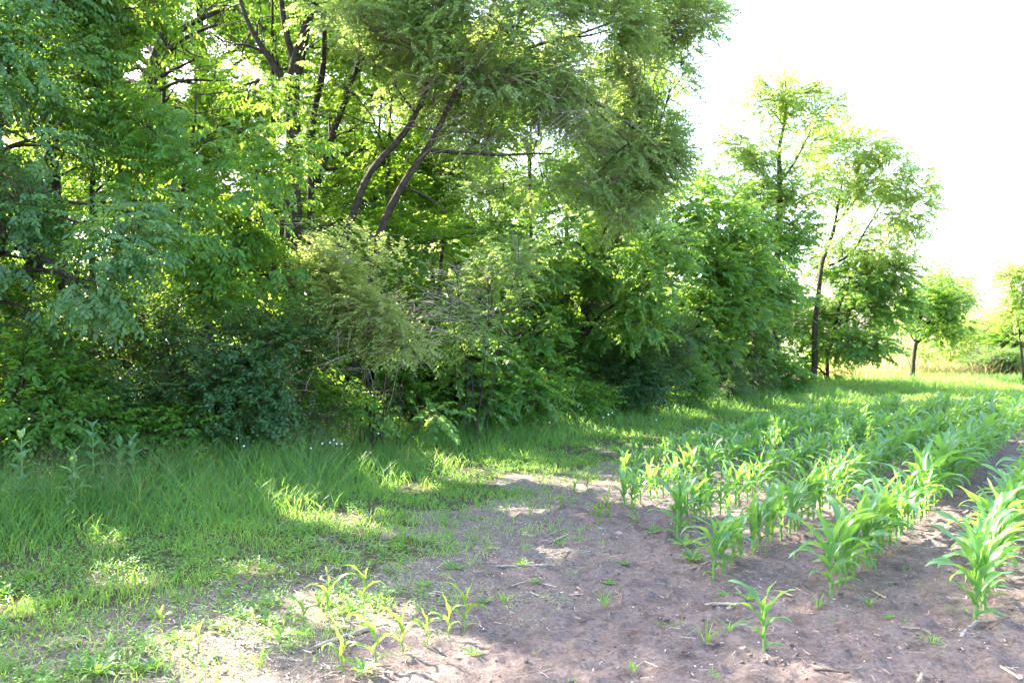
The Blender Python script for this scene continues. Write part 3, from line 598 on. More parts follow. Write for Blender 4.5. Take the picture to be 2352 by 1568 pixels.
tree('tall_sparse_tree', 'tallest thin-crowned tree with sky showing through its sunlit top', 'tree', 'locust', base_of(t), [t, t2, t3],
     [(1800,215,23,95,45,.9,.42), (1870,255,23,65,40,.8,.4), (1750,240,23,55,35,.7,.35), (1725,330,23,70,50,.8,.36), (1700,375,23,50,40,.6,.3), (1765,400,23,70,60,.8,.3), (1845,335,23,60,50,.8,.28), (1825,440,23,75,55,.8,.34), (1730,460,23,60,55,.8,.34), (1790,165,23,45,25,.5,.4), (1920,235,23,30,20,.5,.3), (1790,510,23,80,50,.8,.5)], clump=2.4)
t = TP([(1752,700,22.4,.07), (1760,560,22.4,.05)]); t = stem_from_ground(t[0][0], t[0][1], t)
tree('understory_tree', 'leafy tree wrapped around the black trunk below the tall sparse crown', 'tree', 'maple', base_of(t), [t],
     [(1790,590,22.4,75,50,.9), (1830,540,22.6,55,45,.8,.8), (1780,680,22.2,70,50,.9), (1830,640,22.6,50,60,.8), (1790,770,22,70,40,.8), (1830,740,22.4,50,50,.7,.8), (1760,820,22,50,25,.6)])
t = TP([(1868,885,25,.16), (1872,780,25,.15), (1882,660,25,.12), (1888,610,25,.11), (1900,560,25,.10), (1916,520,25,.09), (1925,470,25,.06), (1940,400,25,.035)])
t[0] = (t[0][0], t[0][1], -.05, .2)
t2 = TP([(1905,610,25,.07), (1960,585,25,.055), (1985,540,25,.05), (2010,490,25,.04), (2040,430,25,.02)]); t3 = TP([(1918,515,25,.06), (1960,470,25,.045), (2000,400,25,.025)])
t, t2, t3 = [[(a, b, c, r * .70) for a, b, c, r in tt] for tt in (t, t2, t3)]
tree('leaning_locust_tree', 'wide sunlit tree with a black trunk leaning right, open sky behind its crown', 'tree', 'locust', base_of(t), [t, t2, t3],
     [(1900,325,25,65,45,.9,0.33), (1960,345,25,85,50,.9,0.39), (2030,395,25,85,50,.9,0.39), (2085,420,25,60,40,.8,0.33), (1960,430,25,95,55,.9,0.39), (2075,485,25,65,55,.9,0.33), (2100,550,25,40,50,.7,0.28), (2030,560,25,70,55,.9,0.27), (1930,550,25,60,45,.9,0.28), (2000,325,25,50,30,.7,0.27), (2110,445,25,45,45,.7,0.27), (1895,430,25,55,45,.8,0.27), (2060,620,25,60,50,.9,0.39)], clump=2.3)
t = TP([(1902,820,26.2,.07), (1930,700,25.6,.06), (1960,620,25.6,.04)]); t = stem_from_ground(t[0][0], t[0][1], t)
tree('bushy_tree', 'bushy green tree hanging low over the bright gap to the far field', 'tree', 'maple', base_of(t), [t],
     [(1945,660,25.4,50,50,.9,.8), (1990,640,25.4,60,45,1,.8), (2040,620,25.8,50,40,.9), (1960,720,25,75,45,1), (2040,700,25.6,65,45,1), (1970,790,24.8,70,35,.9), (2070,730,26,40,35,.7,.8), (1920,800,26.5,60,40,.8,.8), (1850,740,26.5,50,50,.8,.7), (1835,820,26,50,35,.8,.7), (1905,700,26.6,60,50,.8,.7), (1900,600,26.6,50,45,.8,.5), (1890,850,26.4,50,20,.6,.7), (2010,800,25,50,28,.8,.8), (2000,570,25.4,40,30,.8,.7)], droopy=.15)
# --- small tree at the gap, far right things
t = TP([(2093,872,29,.11), (2096,820,29,.10), (2104,780,29,.085), (2112,730,29,.06), (2120,690,29,.04)]); t[0] = (t[0][0], t[0][1], -.05, .14)
t2 = TP([(2102,785,29,.04), (2088,755,29,.03), (2080,730,29,.02)])
tree('small_field_tree', 'small tree with a dark bent trunk standing by the bright gap', 'tree', 'maple', base_of(t), [t, t2],
     [(2140,650,29,40,32,.9,.8), (2110,700,29,60,30,1,.9), (2165,700,29,38,35,.9,.8), (2080,730,28.8,40,25,.8,.9), (2160,760,28.8,40,30,.8,.8), (2130,740,29,40,25,.8,.6), (2200,740,29,28,35,.7,.5), (2150,620,29,25,15,.5,.7)])
t = TP([(2190,850,36,.06), (2192,700,36,.05), (2185,640,36,.03)]); t = stem_from_ground(t[0][0], t[0][1], t)
tree('pale_willow_tree', 'faint pale sunlit tree just behind the small field tree', 'tree', 'far', base_of(t), [t],
     [(2185,640,36,32,34,.9,1.1), (2215,670,36,30,28,.8,.9), (2190,700,36,35,30,.8,1.1)], clump=1.6)
for i, (px, Y, bl, lab) in enumerate([
    (2085, 31, [(2075,800,31,35,18,.8,2.2), (2110,810,31,35,15,.8,2.2)], 'low sunlit bush at the foot of the small field tree'),
    (2180, 33, [(2180,800,33,35,25,.8,2.2), (2200,760,33,35,30,.8,2.2), (2170,840,33,30,18,.7,2.2)], 'yellow-green bush right of the small field tree'),
    (2250, 38, [(2250,760,38,50,35,1.2,2.2), (2280,800,38,50,30,1.2,2.2), (2230,810,38,40,25,1,2.2), (2300,735,38,40,22,1,2.2)], 'pale sunlit thicket on the horizon near the right edge'),
    (2330, 33, [(2320,790,33,45,35,1.2,2.2), (2350,750,33,40,30,1.2,2.2), (2340,830,32,50,22,1,2.2), (2400,790,33,60,60,1.5,2.2)], 'darker green thicket at the right edge of the picture'),
    (2260, 31, [(2255,840,31,35,18,.7,2.2), (2295,830,31,40,25,.8,2.2)], 'brownish scrubby bush in front of the pale thicket'),
    (2500, 40, [(2480,740,40,90,60,2), (2600,760,42,90,50,2)], 'thicket continuing past the right edge')]):
    if i < 5:
        r0 = shrub('field_bush', lab, ['far','far','far','maple','dark'][i], bx(px, Y), bl, 4, cat='bush', rad=.03, group='bushes around the far field')
        if i == 4: dead_twigs(r0, 2200, 2350, 810, 865, 30.5, 160, 1.0, .5)
t = TP([(2352,860,27,.05), (2342,760,27,.04), (2328,690,27,.03), (2318,640,27,.015)]); t[0] = (t[0][0], t[0][1], -.05, .06)
tree('slender_tree', 'slender leaning tree with a thin grey-green crown cut by the right edge', 'tree', 'far', base_of(t), [t], [(2338,655,27,30,40,.6,3), (2348,700,27,25,35,.6,3), (2322,622,27,20,25,.4,3), (2365,740,27,30,40,.6,3)], clump=2)
print('near trees', LEAVES[0], round(time.time() - T0, 1))

# --- rows of trees behind the edge: one by one, each with trunk and crown
def skyline(px):      # highest picture row a tree behind may reach, so the open sky on the right stays open
    return np.interp(px, [-500, 1500, 1560, 1650, 1850, 1950, 2100, 2600], [-900, -900, 430, 470, 600, 690, 780, 800])
plan = []
for row, (dp, dq, q0) in enumerate([(2.4, 2.1, -4.0), (4.6, 2.4, -3.2), (6.8, 2.4, -5), (9.0, 2.6, -4)]):
    q = q0
    while q < 27:
        p = float(p_wood(q)) - dp + (rng.random() - .5) * .8
        x, y = XY(p, q + (rng.random() - .5) * .8)
        px = CX + x / y * F if y > 1 else -900
        if y > 3: plan.append((row, x, y, px))
        q += dq * (.85 + .3 * rng.random())
adj = ['narrow', 'spreading', 'lopsided', 'open', 'bushy', 'ragged', 'rounded', 'tall', 'thin', 'leafy', 'crooked', 'upright']
where = ['in the front rank of the inner wood', 'in the middle rank of the inner wood', 'in the third rank of the wood', 'in the last rank of the wood']
marks = [(-9999,'beyond the left edge'), (0,'behind the hanging cherry leaves'), (260,'behind the box elder'), (560,'behind the forked trunk'), (780,'behind the leaning elm trunks'), (1050,'behind the twiggy grey bush'), (1280,'behind the maple'), (1560,'behind the dense dark tree'), (1800,'behind the tall sparse tree')]
for i, (row, x, y, px) in enumerate(plan):
    top_z = H + (HY - skyline(px)) / F * y
    hgt = min([6.5, 9.5, 10.5, 12.5][row] * (.8 + .4 * rng.random()), top_z * .93)
    if hgt < 2: continue
    cr = 1.15 + .5 * rng.random()
    blobs = []
    nb = max(4, int(hgt * 1.25))
    for j in range(nb):
        z = .9 + (hgt - 1.4) * (j + rng.random() * .8) / nb
        a = rng.random() * 6.28; rr = cr * rng.random() ** .5 * .8
        rad = cr * (.45 + .25 * rng.random()) * (1.0 if z < hgt * .75 else .75)
        blobs.append((np.array([x + rr * math.cos(a), y + rr * math.sin(a), z]), np.array([rad, rad, rad * .6]), .85 if row else 1.0))
    lean = (rng.random(2) - .5) * .8
    tr = [(x, y, -.05, .10), (x + lean[0]*.3, y + lean[1]*.3, hgt*.35, .085), (x + lean[0], y + lean[1], hgt*.85, .03)]
    mk = [m for v, m in marks if px >= v][-1]
    tree('woodland_tree', f'{adj[i % 12]} tree {where[row]}, {mk}', 'tree', 'back', (x, y), [tr], None, world_blobs=blobs, twig_vis=.15, clump=.95, group='trees inside the wood', bark_k=6)
for i in range(34):
    q = -3 + i * .86; p = float(p_wood(q)) - 1.5 - 1.6 * rng.random(); x, y = XY(p, q)
    if y < 3: continue
    px = CX + x / y * F; h = min(1.5 + 1.0 * rng.random(), (H + (HY - skyline(px)) / F * y) * .9)
    if px > 1900: continue
    if 1290 < px < 1400: h *= .5
    mk = [m for v, m in marks if px >= v][-1]
    wb = [(np.array([x + (rng.random()-.5)*.9, y + (rng.random()-.5)*.9, h * (.25 + .5 * rng.random())]), np.array([.75, .75, h * .36]), 1.0) for _ in range(4)]
    tree('understory_shrub', f"{['dark', 'leafy', 'low', 'dense', 'ragged', 'thick', 'shaded'][i % 7]} undergrowth bush {['deep inside', 'just inside', 'among the stems of'][i % 3]} the wood {mk}", 'bush', ['back','honey','maple'][i % 3], (x, y),
         [[(x, y, -.03, .03), (x + .1, y, h * .5, .02), (x, y + .1, h * .8, .01)]], None, world_blobs=wb, twig_vis=.3, group='undergrowth bushes inside the wood', bark_k=5)
print('all trees', LEAVES[0], round(time.time() - T0, 1))

# ------------------------------------------------------------------ grass
def wedge(n, y0, y1, px0=-500, px1=2800):
    Y = y0 + (y1 - y0) * rng.random(n); px = px0 + (px1 - px0) * rng.random(n)
    return (px - CX) / F * Y, Y
def blades(geo, x, y, h, w, lean, mat=0, rnd=None, dirn=None, z0=None):
    n = len(x); a = rng.random(n) * 6.283 if dirn is None else dirn
    z = gz(x, y) - .01 if z0 is None else z0
    h = np.broadcast_to(h, n); w = np.broadcast_to(w, n); lean = np.broadcast_to(lean, n)
    ld = np.stack([np.cos(a), np.sin(a)], 1)
    f = rng.random(n) * 3.14; wd = np.stack([np.cos(f), np.sin(f)], 1)
    rows = []
    for t, wf in ((0, .7), (.38, 1), (.74, .75), (1, .08)):
        off = lean * h * t ** 2; zz = z + h * (t - .35 * lean * t ** 2.2)
        c = np.stack([x + ld[:, 0] * off, y + ld[:, 1] * off, zz], 1)
        e = np.concatenate([wd * (w * wf * .5)[:, None], np.zeros((n, 1))], 1)
        rows += [c - e, c + e]
    V = np.stack(rows, 1); b = (np.arange(n) * 8)[:, None]
    Q = np.concatenate([b + np.array([0,1,3,2]), b + np.array([2,3,5,4]), b + np.array([4,5,7,6])], 0)
    r = np.clip(.5 + .3 * rng.normal(size=n), 0, 1) if rnd is None else rnd
    geo.add(V, Q, mat, np.repeat(r, 8))
def stuff(geo, name, mats, label, cat, smooth=False): geo.build(name, mats, smooth=smooth, kind='stuff', label=label, category=cat)
# tall grass belt under the trees
x, y = wedge(260000, 5.2, 31); p, q = PQ(x, y)
e = p_tall(q) + (n2(x, y, .8, 21) - .5) * 1.2 - p
dens = np.clip(e / .5, 0, 1) * np.clip((p - (p_wood(q) - 1.6)) / .8, 0, 1) * (.45 + .75 * n2(x, y, 1.3, 22))
ok = rng.random(len(x)) < dens; x, y, e, q = x[ok], y[ok], e[ok], q[ok]
hh = (.20 + .30 * np.clip(e / 1.2, 0, 1)) * (.7 + .6 * n2(x, y, .9, 23)) * (.7 + .6 * rng.random(len(x))) * np.interp(q, [0, 8, 14, 30], [1.0, .85, .7, .7])
g = Geo(); m = rng.random(len(x)) < .5
blades(g, x[m], y[m], hh[m], .0042 + .00035 * y[m], .35 + .5 * rng.random(m.sum()), 0)
blades(g, x[~m], y[~m], hh[~m], .0042 + .00035 * y[~m], .35 + .5 * rng.random((~m).sum()), 1)
dm = rng.random(len(x)) < .05 * np.clip(n2(x, y, 1.2, 55) * 3 - .8, 0, 2)
blades(g, x[dm] + .01, y[dm], hh[dm] * 1.15, .004 + .0003 * y[dm], .3 + .6 * rng.random(dm.sum()), 2)
stuff(g, 'tall_grass', [GRASS, GRASS2, DRYG], 'tall soft green grass growing in a belt along the edge of the woods', 'grass')
# seed panicles above it
x, y = wedge(9000, 6.0, 12, -300, 1700); p, q = PQ(x, y)
ok = (p < p_tall(q) - .55) & (p > p_wood(q) - .6) & (rng.random(len(x)) < np.clip(n2(x, y, 1.1, 25) * 2 - .55, 0, 1)); x, y = x[ok], y[ok]
g = Geo(); n = len(x); h0 = .42 + .26 * rng.random(n)
base = np.stack([x, y, gz(x, y)], 1); top = base + np.stack([(rng.random(n)-.5)*.2, (rng.random(n)-.5)*.2, h0], 1)
tubes(g, np.stack([base, (base+top)/2 + (rng.random((n,3))-.5)*.02, top], 1), np.broadcast_to([.0012,.001,.0007], (n,3)), 3, 1)
for j in range(11):
    t = .62 + .4 * j / 11; o = base + (top - base) * t; a = rng.random(n)*6.28
    d = np.stack([np.cos(a), np.sin(a), .3 + rng.random(n)*.5], 1)
    o = o + norm(d) * (.02 + .045 * rng.random(n) * (1 - .5*j/11))[:, None]
    leaf_quads(g, o, d, np.stack([-np.sin(a), np.cos(a), np.ones(n)], 1), np.full(n, .014), np.full(n, .005), False, 0, rng.random(n))
stuff(g, 'grass_seed_heads', [SEEDY, GRASS2], 'pale tan seed heads standing above the tall grass on the left', 'grass')
# low mixed turf between tall grass and bare soil
x, y = wedge(330000, 3.5, 27); p, q = PQ(x, y)
ed = (p - p_soil(q)) + (n2(x, y, 1.6, 5) - .5) * 1.1 + (n2(x, y, 6, 6) - .5) * .5
bare = np.clip(1 - np.abs(ed + .9) / 1.5, 0, 1) * np.clip((5.4 - q) / 2.2, 0, 1)
cl = n2(x, y, 2.2, 27) * .5 + n2(x, y, 5.5, 28) * .5
dens = np.clip(-ed / 1.0 + .55, 0, 1) * (1 - .78 * bare) * np.clip((cl - .32) * 3.2, .05, 1) * np.where(p < p_tall(q) - .5, .25, 1) * (p > p_wood(q) - 1)
dens = np.maximum(dens, np.clip(cl - .70, 0, 1) * .5 * (ed < .5))
ok = rng.random(len(x)) < dens; x, y, ed, bare_ = x[ok], y[ok], ed[ok], bare[ok]
g = Geo(); h = (.05 + .09 * n2(x, y, 1.7, 29) * np.clip(-ed / 1.5, .3, 1.3)) * (.5 + rng.random(len(x)))
blades(g, x, y, h, .0035 + .00045 * y, .3 + .7 * rng.random(len(x)), 0)
stuff(g, 'low_grass', [GRASS3], 'short light green turf between the tall grass and the bare soil', 'grass')
# small broad-leaved weeds in the turf and a few on the soil
x, y = wedge(26000, 3.5, 20); p, q = PQ(x, y)
ed = (p - p_soil(q)) + (n2(x, y, 1.6, 5) - .5) * 1.1 + (n2(x, y, 6, 6) - .5) * .5
cl = n2(x, y, 2.0, 33) * .5 + n2(x, y, 6.5, 34) * .5
dens = np.clip(-ed / 1.2 + .38, 0, 1) * np.clip((cl - .30) * 3, .04, 1) * (p > p_tall(q) - .4)
dens = np.maximum(dens, .016 * (ed < 9))
ok = rng.random(len(x)) < dens; x, y = x[ok], y[ok]; ed = ed[ok]; n = len(x); z = gz(x, y)
g = Geo(); hgt = (.03 + .09 * rng.random(n)) * np.where(ed > 0, .4, 1)
for j in range(13):
    a = rng.random(n) * 6.28; t = j / 13; rr = .012 + .03 * rng.random(n)
    o = np.stack([x + np.cos(a) * rr * .5, y + np.sin(a) * rr * .5, z + hgt * t + .006], 1)
    d = np.stack([np.cos(a), np.sin(a), .15 + .5 * rng.random(n)], 1)
    L = (.018 + .024 * rng.random(n)) * (1.1 - .5 * t) * np.where(ed > 0, .65, 1) * (1 + .03 * y)
    leaf_quads(g, o, d, np.stack([(rng.random(n)-.5)*.8, (rng.random(n)-.5)*.8, np.ones(n)], 1), L, L * (.38 + .2 * rng.random(n)), False, 0, np.clip(.5 + .3*rng.normal(size=n), 0, 1))
stuff(g, 'weeds', [WEED], 'small broad-leaved weeds spread through the turf', 'weeds')
# yellow specks (tiny flowers)
x, y = wedge(420, 4.2, 8, -100, 1300); p, q = PQ(x, y)
ok = (p < p_soil(q) - .8) & (p > p_tall(q) - .3); x, y = x[ok], y[ok]; n = len(x); g = Geo(); z = gz(x, y) + .05 + .08 * rng.random(n)
for j in range(4):
    a = j * 1.571 + rng.random(n) * .4
    leaf_quads(g, np.stack([x, y, z], 1), np.stack([np.cos(a), np.sin(a), np.full(n, .3)], 1), np.tile([0, 0, 1.], (n, 1)), np.full(n, .007), np.full(n, .006), False, 0, rng.random(n))
tubes(g, np.stack([np.stack([x, y, z*0 + gz(x,y)], 1), np.stack([x, y, z], 1)], 1), np.full((n, 2), .0008), 3, 1)
stuff(g, 'tiny_yellow_flowers', [YEL, WEED], 'tiny yellow flowers dotted through the short turf on the left', 'flowers')
# straw litter
x, y = wedge(60000, 3.4, 12); p, q = PQ(x, y)
ed = (p - p_soil(q)) + (n2(x, y, 1.6, 5) - .5) * 1.1 + (n2(x, y, 6, 6) - .5) * .5
bare = np.clip(1 - np.abs(ed + .9) / 1.7, 0, 1) * np.clip((6.0 - q) / 2.4, 0, 1)
cl = n2(x, y, 3.2, 41) * .6 + n2(x, y, 8, 42) * .4
dens = np.clip(bare * 1.6 * np.clip((cl - .25) * 3, .05, 1), 0, 1) + .14 * (ed < .2) * np.clip((cl - .4) * 4, 0, 1) + .06 * (ed > 0) + .35 * (ed > 0) * np.clip((n2(x, y, 1.3, 44) - .72) * 4, 0, 1)
ok = rng.random(len(x)) < dens; x, y = x[ok], y[ok]; n = len(x)
g = Geo(); L = .02 + .07 * rng.random(n) ** 2; a = rng.random(n) * 3.14; w = (.0018 + .0035 * rng.random(n) ** 2)
z = gz(x, y) + .006 + .012 * rng.random(n); tilt = (rng.random(n) - .5) * .3; bend = (rng.random(n) - .5) * .3
dx, dy = np.cos(a), np.sin(a); rows = []
for t in (-.5, 0, .5):
    cx_ = x + dx * L * t - dy * bend * L * (t*t*4 - .5) * .5; cy_ = y + dy * L * t + dx * bend * L * (t*t*4 - .5) * .5; cz_ = z + tilt * L * t
    rows += [np.stack([cx_ - dy*w*.5, cy_ + dx*w*.5, cz_], 1), np.stack([cx_ + dy*w*.5, cy_ - dx*w*.5, cz_ + w*.3], 1)]
V = np.stack(rows, 1); b = (np.arange(n) * 6)[:, None]
g.add(V, np.concatenate([b + np.array([0,1,3,2]), b + np.array([2,3,5,4])], 0), 0, np.repeat(rng.random(n), 6))
stuff(g, 'straw_litter', [STRAW], 'pale dry straw and chaff scattered over the soil and thin turf', 'straw')
# pebbles and crumbs
def pebble_geo(x, y, z, s, mat=0):
    n = len(x); u = np.array([[sx, sy, sz] for sx in (-1,1) for sy in (-1,1) for sz in (-1,1)], float) / 1.5
    V = u[None] * (s[:, None, None] * (.6 + .6 * rng.random((n, 8, 1)))) * np.array([1, .8, .55]); a = rng.random(n) * 6.28
    c, s_ = np.cos(a)[:, None], np.sin(a)[:, None]
    V = np.stack([V[..., 0]*c - V[..., 1]*s_, V[..., 0]*s_ + V[..., 1]*c, V[..., 2]], -1) + np.stack([x, y, z], 1)[:, None]
    b = (np.arange(n) * 8)[:, None]
    Q = np.concatenate([b + np.array(f) for f in ([0,1,3,2],[4,6,7,5],[0,4,5,1],[2,3,7,6],[0,2,6,4],[1,5,7,3])], 0)
    return V, Q
x, y = wedge(9000, 3.4, 14); p, q = PQ(x, y); ok = (p > p_soil(q) - .6) & (rng.random(len(x)) < .75); x, y = x[ok], y[ok]; n = len(x)
g = Geo(); s = .0022 + .005 * rng.random(n) ** 3; V, Q = pebble_geo(x, y, gz(x, y) + .007 + 0*x, s); g.add(V, Q, 0, np.repeat(rng.random(n), 8))
stuff(g, 'pebbles', [PEB], 'fine pale pebbles and grit scattered over the bare brown soil', 'pebbles')
x, y = wedge(16000, 3.4, 12); p, q = PQ(x, y); ok = (p > p_soil(q) - .2); x, y = x[ok], y[ok]; n = len(x)
CLOD = solid_mat('soil_clod', (.11,.083,.068), (.22,.17,.14), 60, .95, .6, 90)
g = Geo(); s = .003 + .013 * rng.random(n) ** 5; V, Q = pebble_geo(x, y, gz(x, y) + .006, s); g.add(V, Q, 0)
stuff(g, 'soil_clods', [CLOD], 'small crumbly clods of dark soil lying on the field', 'soil clods', smooth=True)
# dry grass beyond the gap and far weeds
x, y = wedge(26000, 30, 44, 1880, 2500); p, q = PQ(x, y)
ok = rng.random(len(x)) < (.3 + .7 * n2(x, y, .5, 51)) * (p < p_tall(q) - 1.4); x, y = x[ok], y[ok]
g = Geo(); blades(g, x, y, .45 + .4 * rng.random(len(x)), .03, .3 + .3 * rng.random(len(x)), 0)
stuff(g, 'dry_field_grass', [DRYG], 'sunlit tan dry grass beyond the gap between the trees', 'grass')
x, y = wedge(30000, 30, 75, 1850, 2500)
g = Geo(); blades(g, x, y, .15 + .15 * rng.random(len(x)), .07, .4, 0)
stuff(g, 'far_field_grass', [GRASS3], 'green grass of the far open field', 'grass')
print('grass', round(time.time() - T0, 1))

# ------------------------------------------------------------------ corn
def corn_leaf(geo, base, az, L, wmax, a0, bend, seed_r, twist=0.0, wave=1.0):
    n = 15; t = np.linspace(0, 1, n)
    ang = a0 + bend * t ** 1.9                        # angle from vertical
    ds = L / (n - 1)
    r = np.r_[0, np.cumsum(np.sin(ang[:-1]) * ds)]; z = np.r_[0, np.cumsum(np.cos(ang[:-1]) * ds)]
    w = wmax * np.clip(np.minimum(1, (t + .18) / .42) ** .8 * (1 - t ** 2.6) ** .8, .02, 1)
    ph = rng.random() * 6.28; ph2 = rng.random() * 6.28; side_sway = (rng.random() - .5) * .5
    ca, sa = math.cos(az), math.sin(az)
    V = []; mid = []
    for i in range(n):
        nz = math.sin(ang[i]); nr = -math.cos(ang[i])   # upper-side normal in (r,z): (-cos, sin)
        tw = twist * t[i] ** 1.5
        for s in (-1, -.5, 0, .5, 1):
            lift = (abs(s) ** 1.2) * w[i] * (.50 * (1 - t[i]) ** 1.5 + .08)
            if abs(s) == 1: lift += w[i] * .24 * wave * math.sin(t[i] * 15 + (ph if s > 0 else ph2)) * min(1, t[i] * 3)
            lat = s * w[i] * .5
            l2 = lat * math.cos(tw) - lift * math.sin(tw); u2 = lat * math.sin(tw) + lift * math.cos(tw)
            rr = r[i] + nr * u2; zz = z[i] + nz * u2
            sy = l2 + side_sway * L * t[i] ** 2 * .35
            V.append((base[0] + ca * rr - sa * sy, base[1] + sa * rr + ca * sy, base[2] + zz)); mid.append(abs(s))
    idx = np.arange(n * 5).reshape(n, 5)
    Q = np.stack([idx[:-1,:-1], idx[:-1,1:], idx[1:,1:], idx[1:,:-1]], -1).reshape(-1, 4)
    geo.add(np.array(V), Q, 0, seed_r, np.array(mid))
def corn_variant(h, nl, wmax, narrow=False, el=1.0):
    """returns stalk Geo and list of leaf Geos; unit metres, base at the origin"""
    st = Geo(); hs = h * .50
    ln = np.array([(0, 0, -.03, .0105), (.002, 0, hs * .3, .0115), (0, .002, hs * .7, .0105), (.001, 0, hs, .006)]); ln[:, 3] *= (h / .55) ** .7 * (.6 if narrow else 1)
    ln = smooth_line(ln, 8); rad = ln[:, 3].copy(); tubes(st, ln[:, :3], rad, 8)
    plane = 0.0; leaves = []
    for i in range(nl):
        f = i / (nl - 1); g_ = Geo()
        az = plane + (i % 2) * math.pi + (rng.random() - .5) * .7
        zi = hs * (.10 + .88 * f ** .9)
        L = h * np.interp(f, [0, .25, .55, .8, 1], [.28, .48, .74, .74, .54]) * (.88 + .24 * rng.random())
        w = wmax * np.interp(f, [0, .3, .6, 1], [.45, .72, 1.0, .8]) * (.88 + .24 * rng.random())
        a0 = np.interp(f, [0, .3, .7, 1], [.85, .60, .40, .12]) * (.6 + .7 * rng.random())
        bend = np.interp(f, [0, .35, .7, 1], [1.9, 2.7, 2.3, .7]) * (.45 + .8 * rng.random())
        corn_leaf(g_, (0, 0, zi), az, L, w, a0, bend, float(np.clip(.5 + .28 * rng.normal(), 0, 1)), (rng.random() - .5) * 1.6, 1.0)
        leaves.append(g_)
    return st, leaves
variants = []; joined = []
def make_variant(kind):
    if kind == 'big': st, lv = corn_variant(.61, 8, .080)
    elif kind == 'mid': st, lv = corn_variant(.52, 7, .066)
    else: st, lv = corn_variant(.30, 5, .036, True)
    cm = CORN if kind != 'seedling' else CORN_Y
    parts = [('stalk', st.mesh('corn_stalk', [STALK], True))] + [('leaf', l.mesh('corn_leaf', [cm], True)) for l in lv]
    j = Geo(); j.add(np.concatenate(st.v), st.f[0], 0)
    for l in lv: j.add(np.concatenate(l.v), l.f[0], 1, l.r[0], l.k[0])
    return parts, j.mesh('corn_plant', [STALK, cm], True), j
V_ = {'big': [make_variant('big') for _ in range(7)], 'mid': [make_variant('mid') for _ in range(8)], 'seedling': [make_variant('seedling') for _ in range(7)]}
plants = []     # x, y, kind, scale, label
def cp(px, py, kind, s, label):
    x, y = G(px, py); s *= .86 if kind == 'seedling' else .95; plants.append([x, y, kind, s, label])
cp(1755,1503,'mid',.78,'lone knee-low corn plant standing ahead of its row on bare soil')
cp(2240,1427,'big',1.08,'largest corn plant, thick bright stalk, nearest the lower right corner')
cp(2262,1405,'big',1.0,'large corn plant pressed right behind the largest one')
cp(1910,1371,'big',.98,'first tall corn plant of the row left of the largest plant')
cp(1930,1352,'mid',1.1,'second corn plant close behind the first of the row at lower right')
cp(1639,1328,'mid',.92,'leading corn plant of the third row, beside a fallen stalk piece')
cp(1662,1314,'mid',.85,'second corn plant of the third row from the right')
cp(1556,1240,'mid',1.05,'tall thin-stemmed corn plant leading the fourth row')
for (px, py, s, lab) in [(787,1549,.95,'corn seedling nearest the bottom edge, upright with three leaves'), (862,1528,1.1,'second corn seedling of the front left row, by two crossed straws'), (925,1503,1.0,'third corn seedling of the front left row, with drooping lower leaves'),
                    (983,1481,.8,'slim fourth corn seedling of the front left row'), (1032,1458,.85,'fifth corn seedling of the front left row'), (1068,1441,1.1,'sixth and widest corn seedling, last of the front left row'),
                    (697,1442,.85,'small yellowish corn seedling left of the arching one'), (750,1418,1.15,'yellowish corn seedling with one long arching leaf, on sunlit litter'), (835,1392,1.0,'corn seedling with hanging leaves behind the arching yellowish one'),
                    (530,1370,.9,'pale corn seedling growing in turf, left of a pair'), (568,1352,.9,'corn seedling in turf with leaves arching right'), (605,1342,.7,'short corn seedling in turf at the right of a pair'),
                    (925,1265,.7,'single corn seedling among weeds where turf meets soil'), (455,1500,.7,'thin corn seedling on the straw litter, upper part bent'), (372,1450,.6,'thin corn seedling in thin turf at lower left'),
                    (1216,1194,.85,'pale corn seedling at the soil edge, first of a loose group'), (1263,1184,.9,'second pale corn seedling of the loose group at the soil edge'), (1289,1175,.75,'third small corn seedling of the loose group at the soil edge'), (1311,1178,.7,'fourth tiny corn seedling of the loose group'),
                    (1367,1205,.9,'leftmost small corn plant ahead of the fifth row'), (1382,1207,.95,'middle small corn plant ahead of the fifth row'), (1399,1200,1.15,'right and tallest small corn plant ahead of the fifth row'), (1320,1150,.9,'pale corn plant in the sun patch near the turf'), (1350,1130,.95,'sunlit corn plant at the left end of the field'),
                    (1453,1190,.8,'small leafy corn plant between the fifth row and the tall thin one')]:
    cp(px, py, 'seedling', s, lab)
rows = [(-.72, 5.75, 'first'), (-1.475, 5.75, 'second'), (-2.22, 5.55, 'third'), (-2.97, 6.35, 'fourth'), (-3.72, 6.9, 'fifth'), (-4.45, 8.2, 'sixth'), (-5.15, 9.8, 'seventh')]
prior = {'first': 2, 'second': 2, 'third': 2, 'fourth': 1}
ordinal = {}
for (p0, q0, nm) in rows:
    q = q0; i = 0
    while q < 24:
        if p0 < p_soil(q) + .12 and q > 10: 
            q += .17; continue
        pp = p0 + (rng.random() - .5) * .05; x, y = XY(pp, q)
        inframe = x / y < .63 and y > 0
        if inframe and p0 > p_soil(q) - .25:
            k = 'big' if (p0 > -2.0 and rng.random() < .7) else 'mid'
            s = (.84 + .3 * rng.random()) * np.interp(p0, [-5.2, -3.7, -2.2, 0], [.80, .86, .95, 1.0]) * np.interp(q - q0, [0, 2.5], [.85, 1])
            i += 1; plants.append([x, y, k, s, None, nm, i + prior.get(nm, 0)])
        q_ = q; q += .142 * (.7 + .6 * rng.random())
ONES = 'first second third fourth fifth sixth seventh eighth ninth tenth eleventh twelfth thirteenth fourteenth fifteenth sixteenth seventeenth eighteenth nineteenth'.split()
TENS = {2: 'twent', 3: 'thirt', 4: 'fort', 5: 'fift', 6: 'sixt', 7: 'sevent', 8: 'eight', 9: 'ninet'}
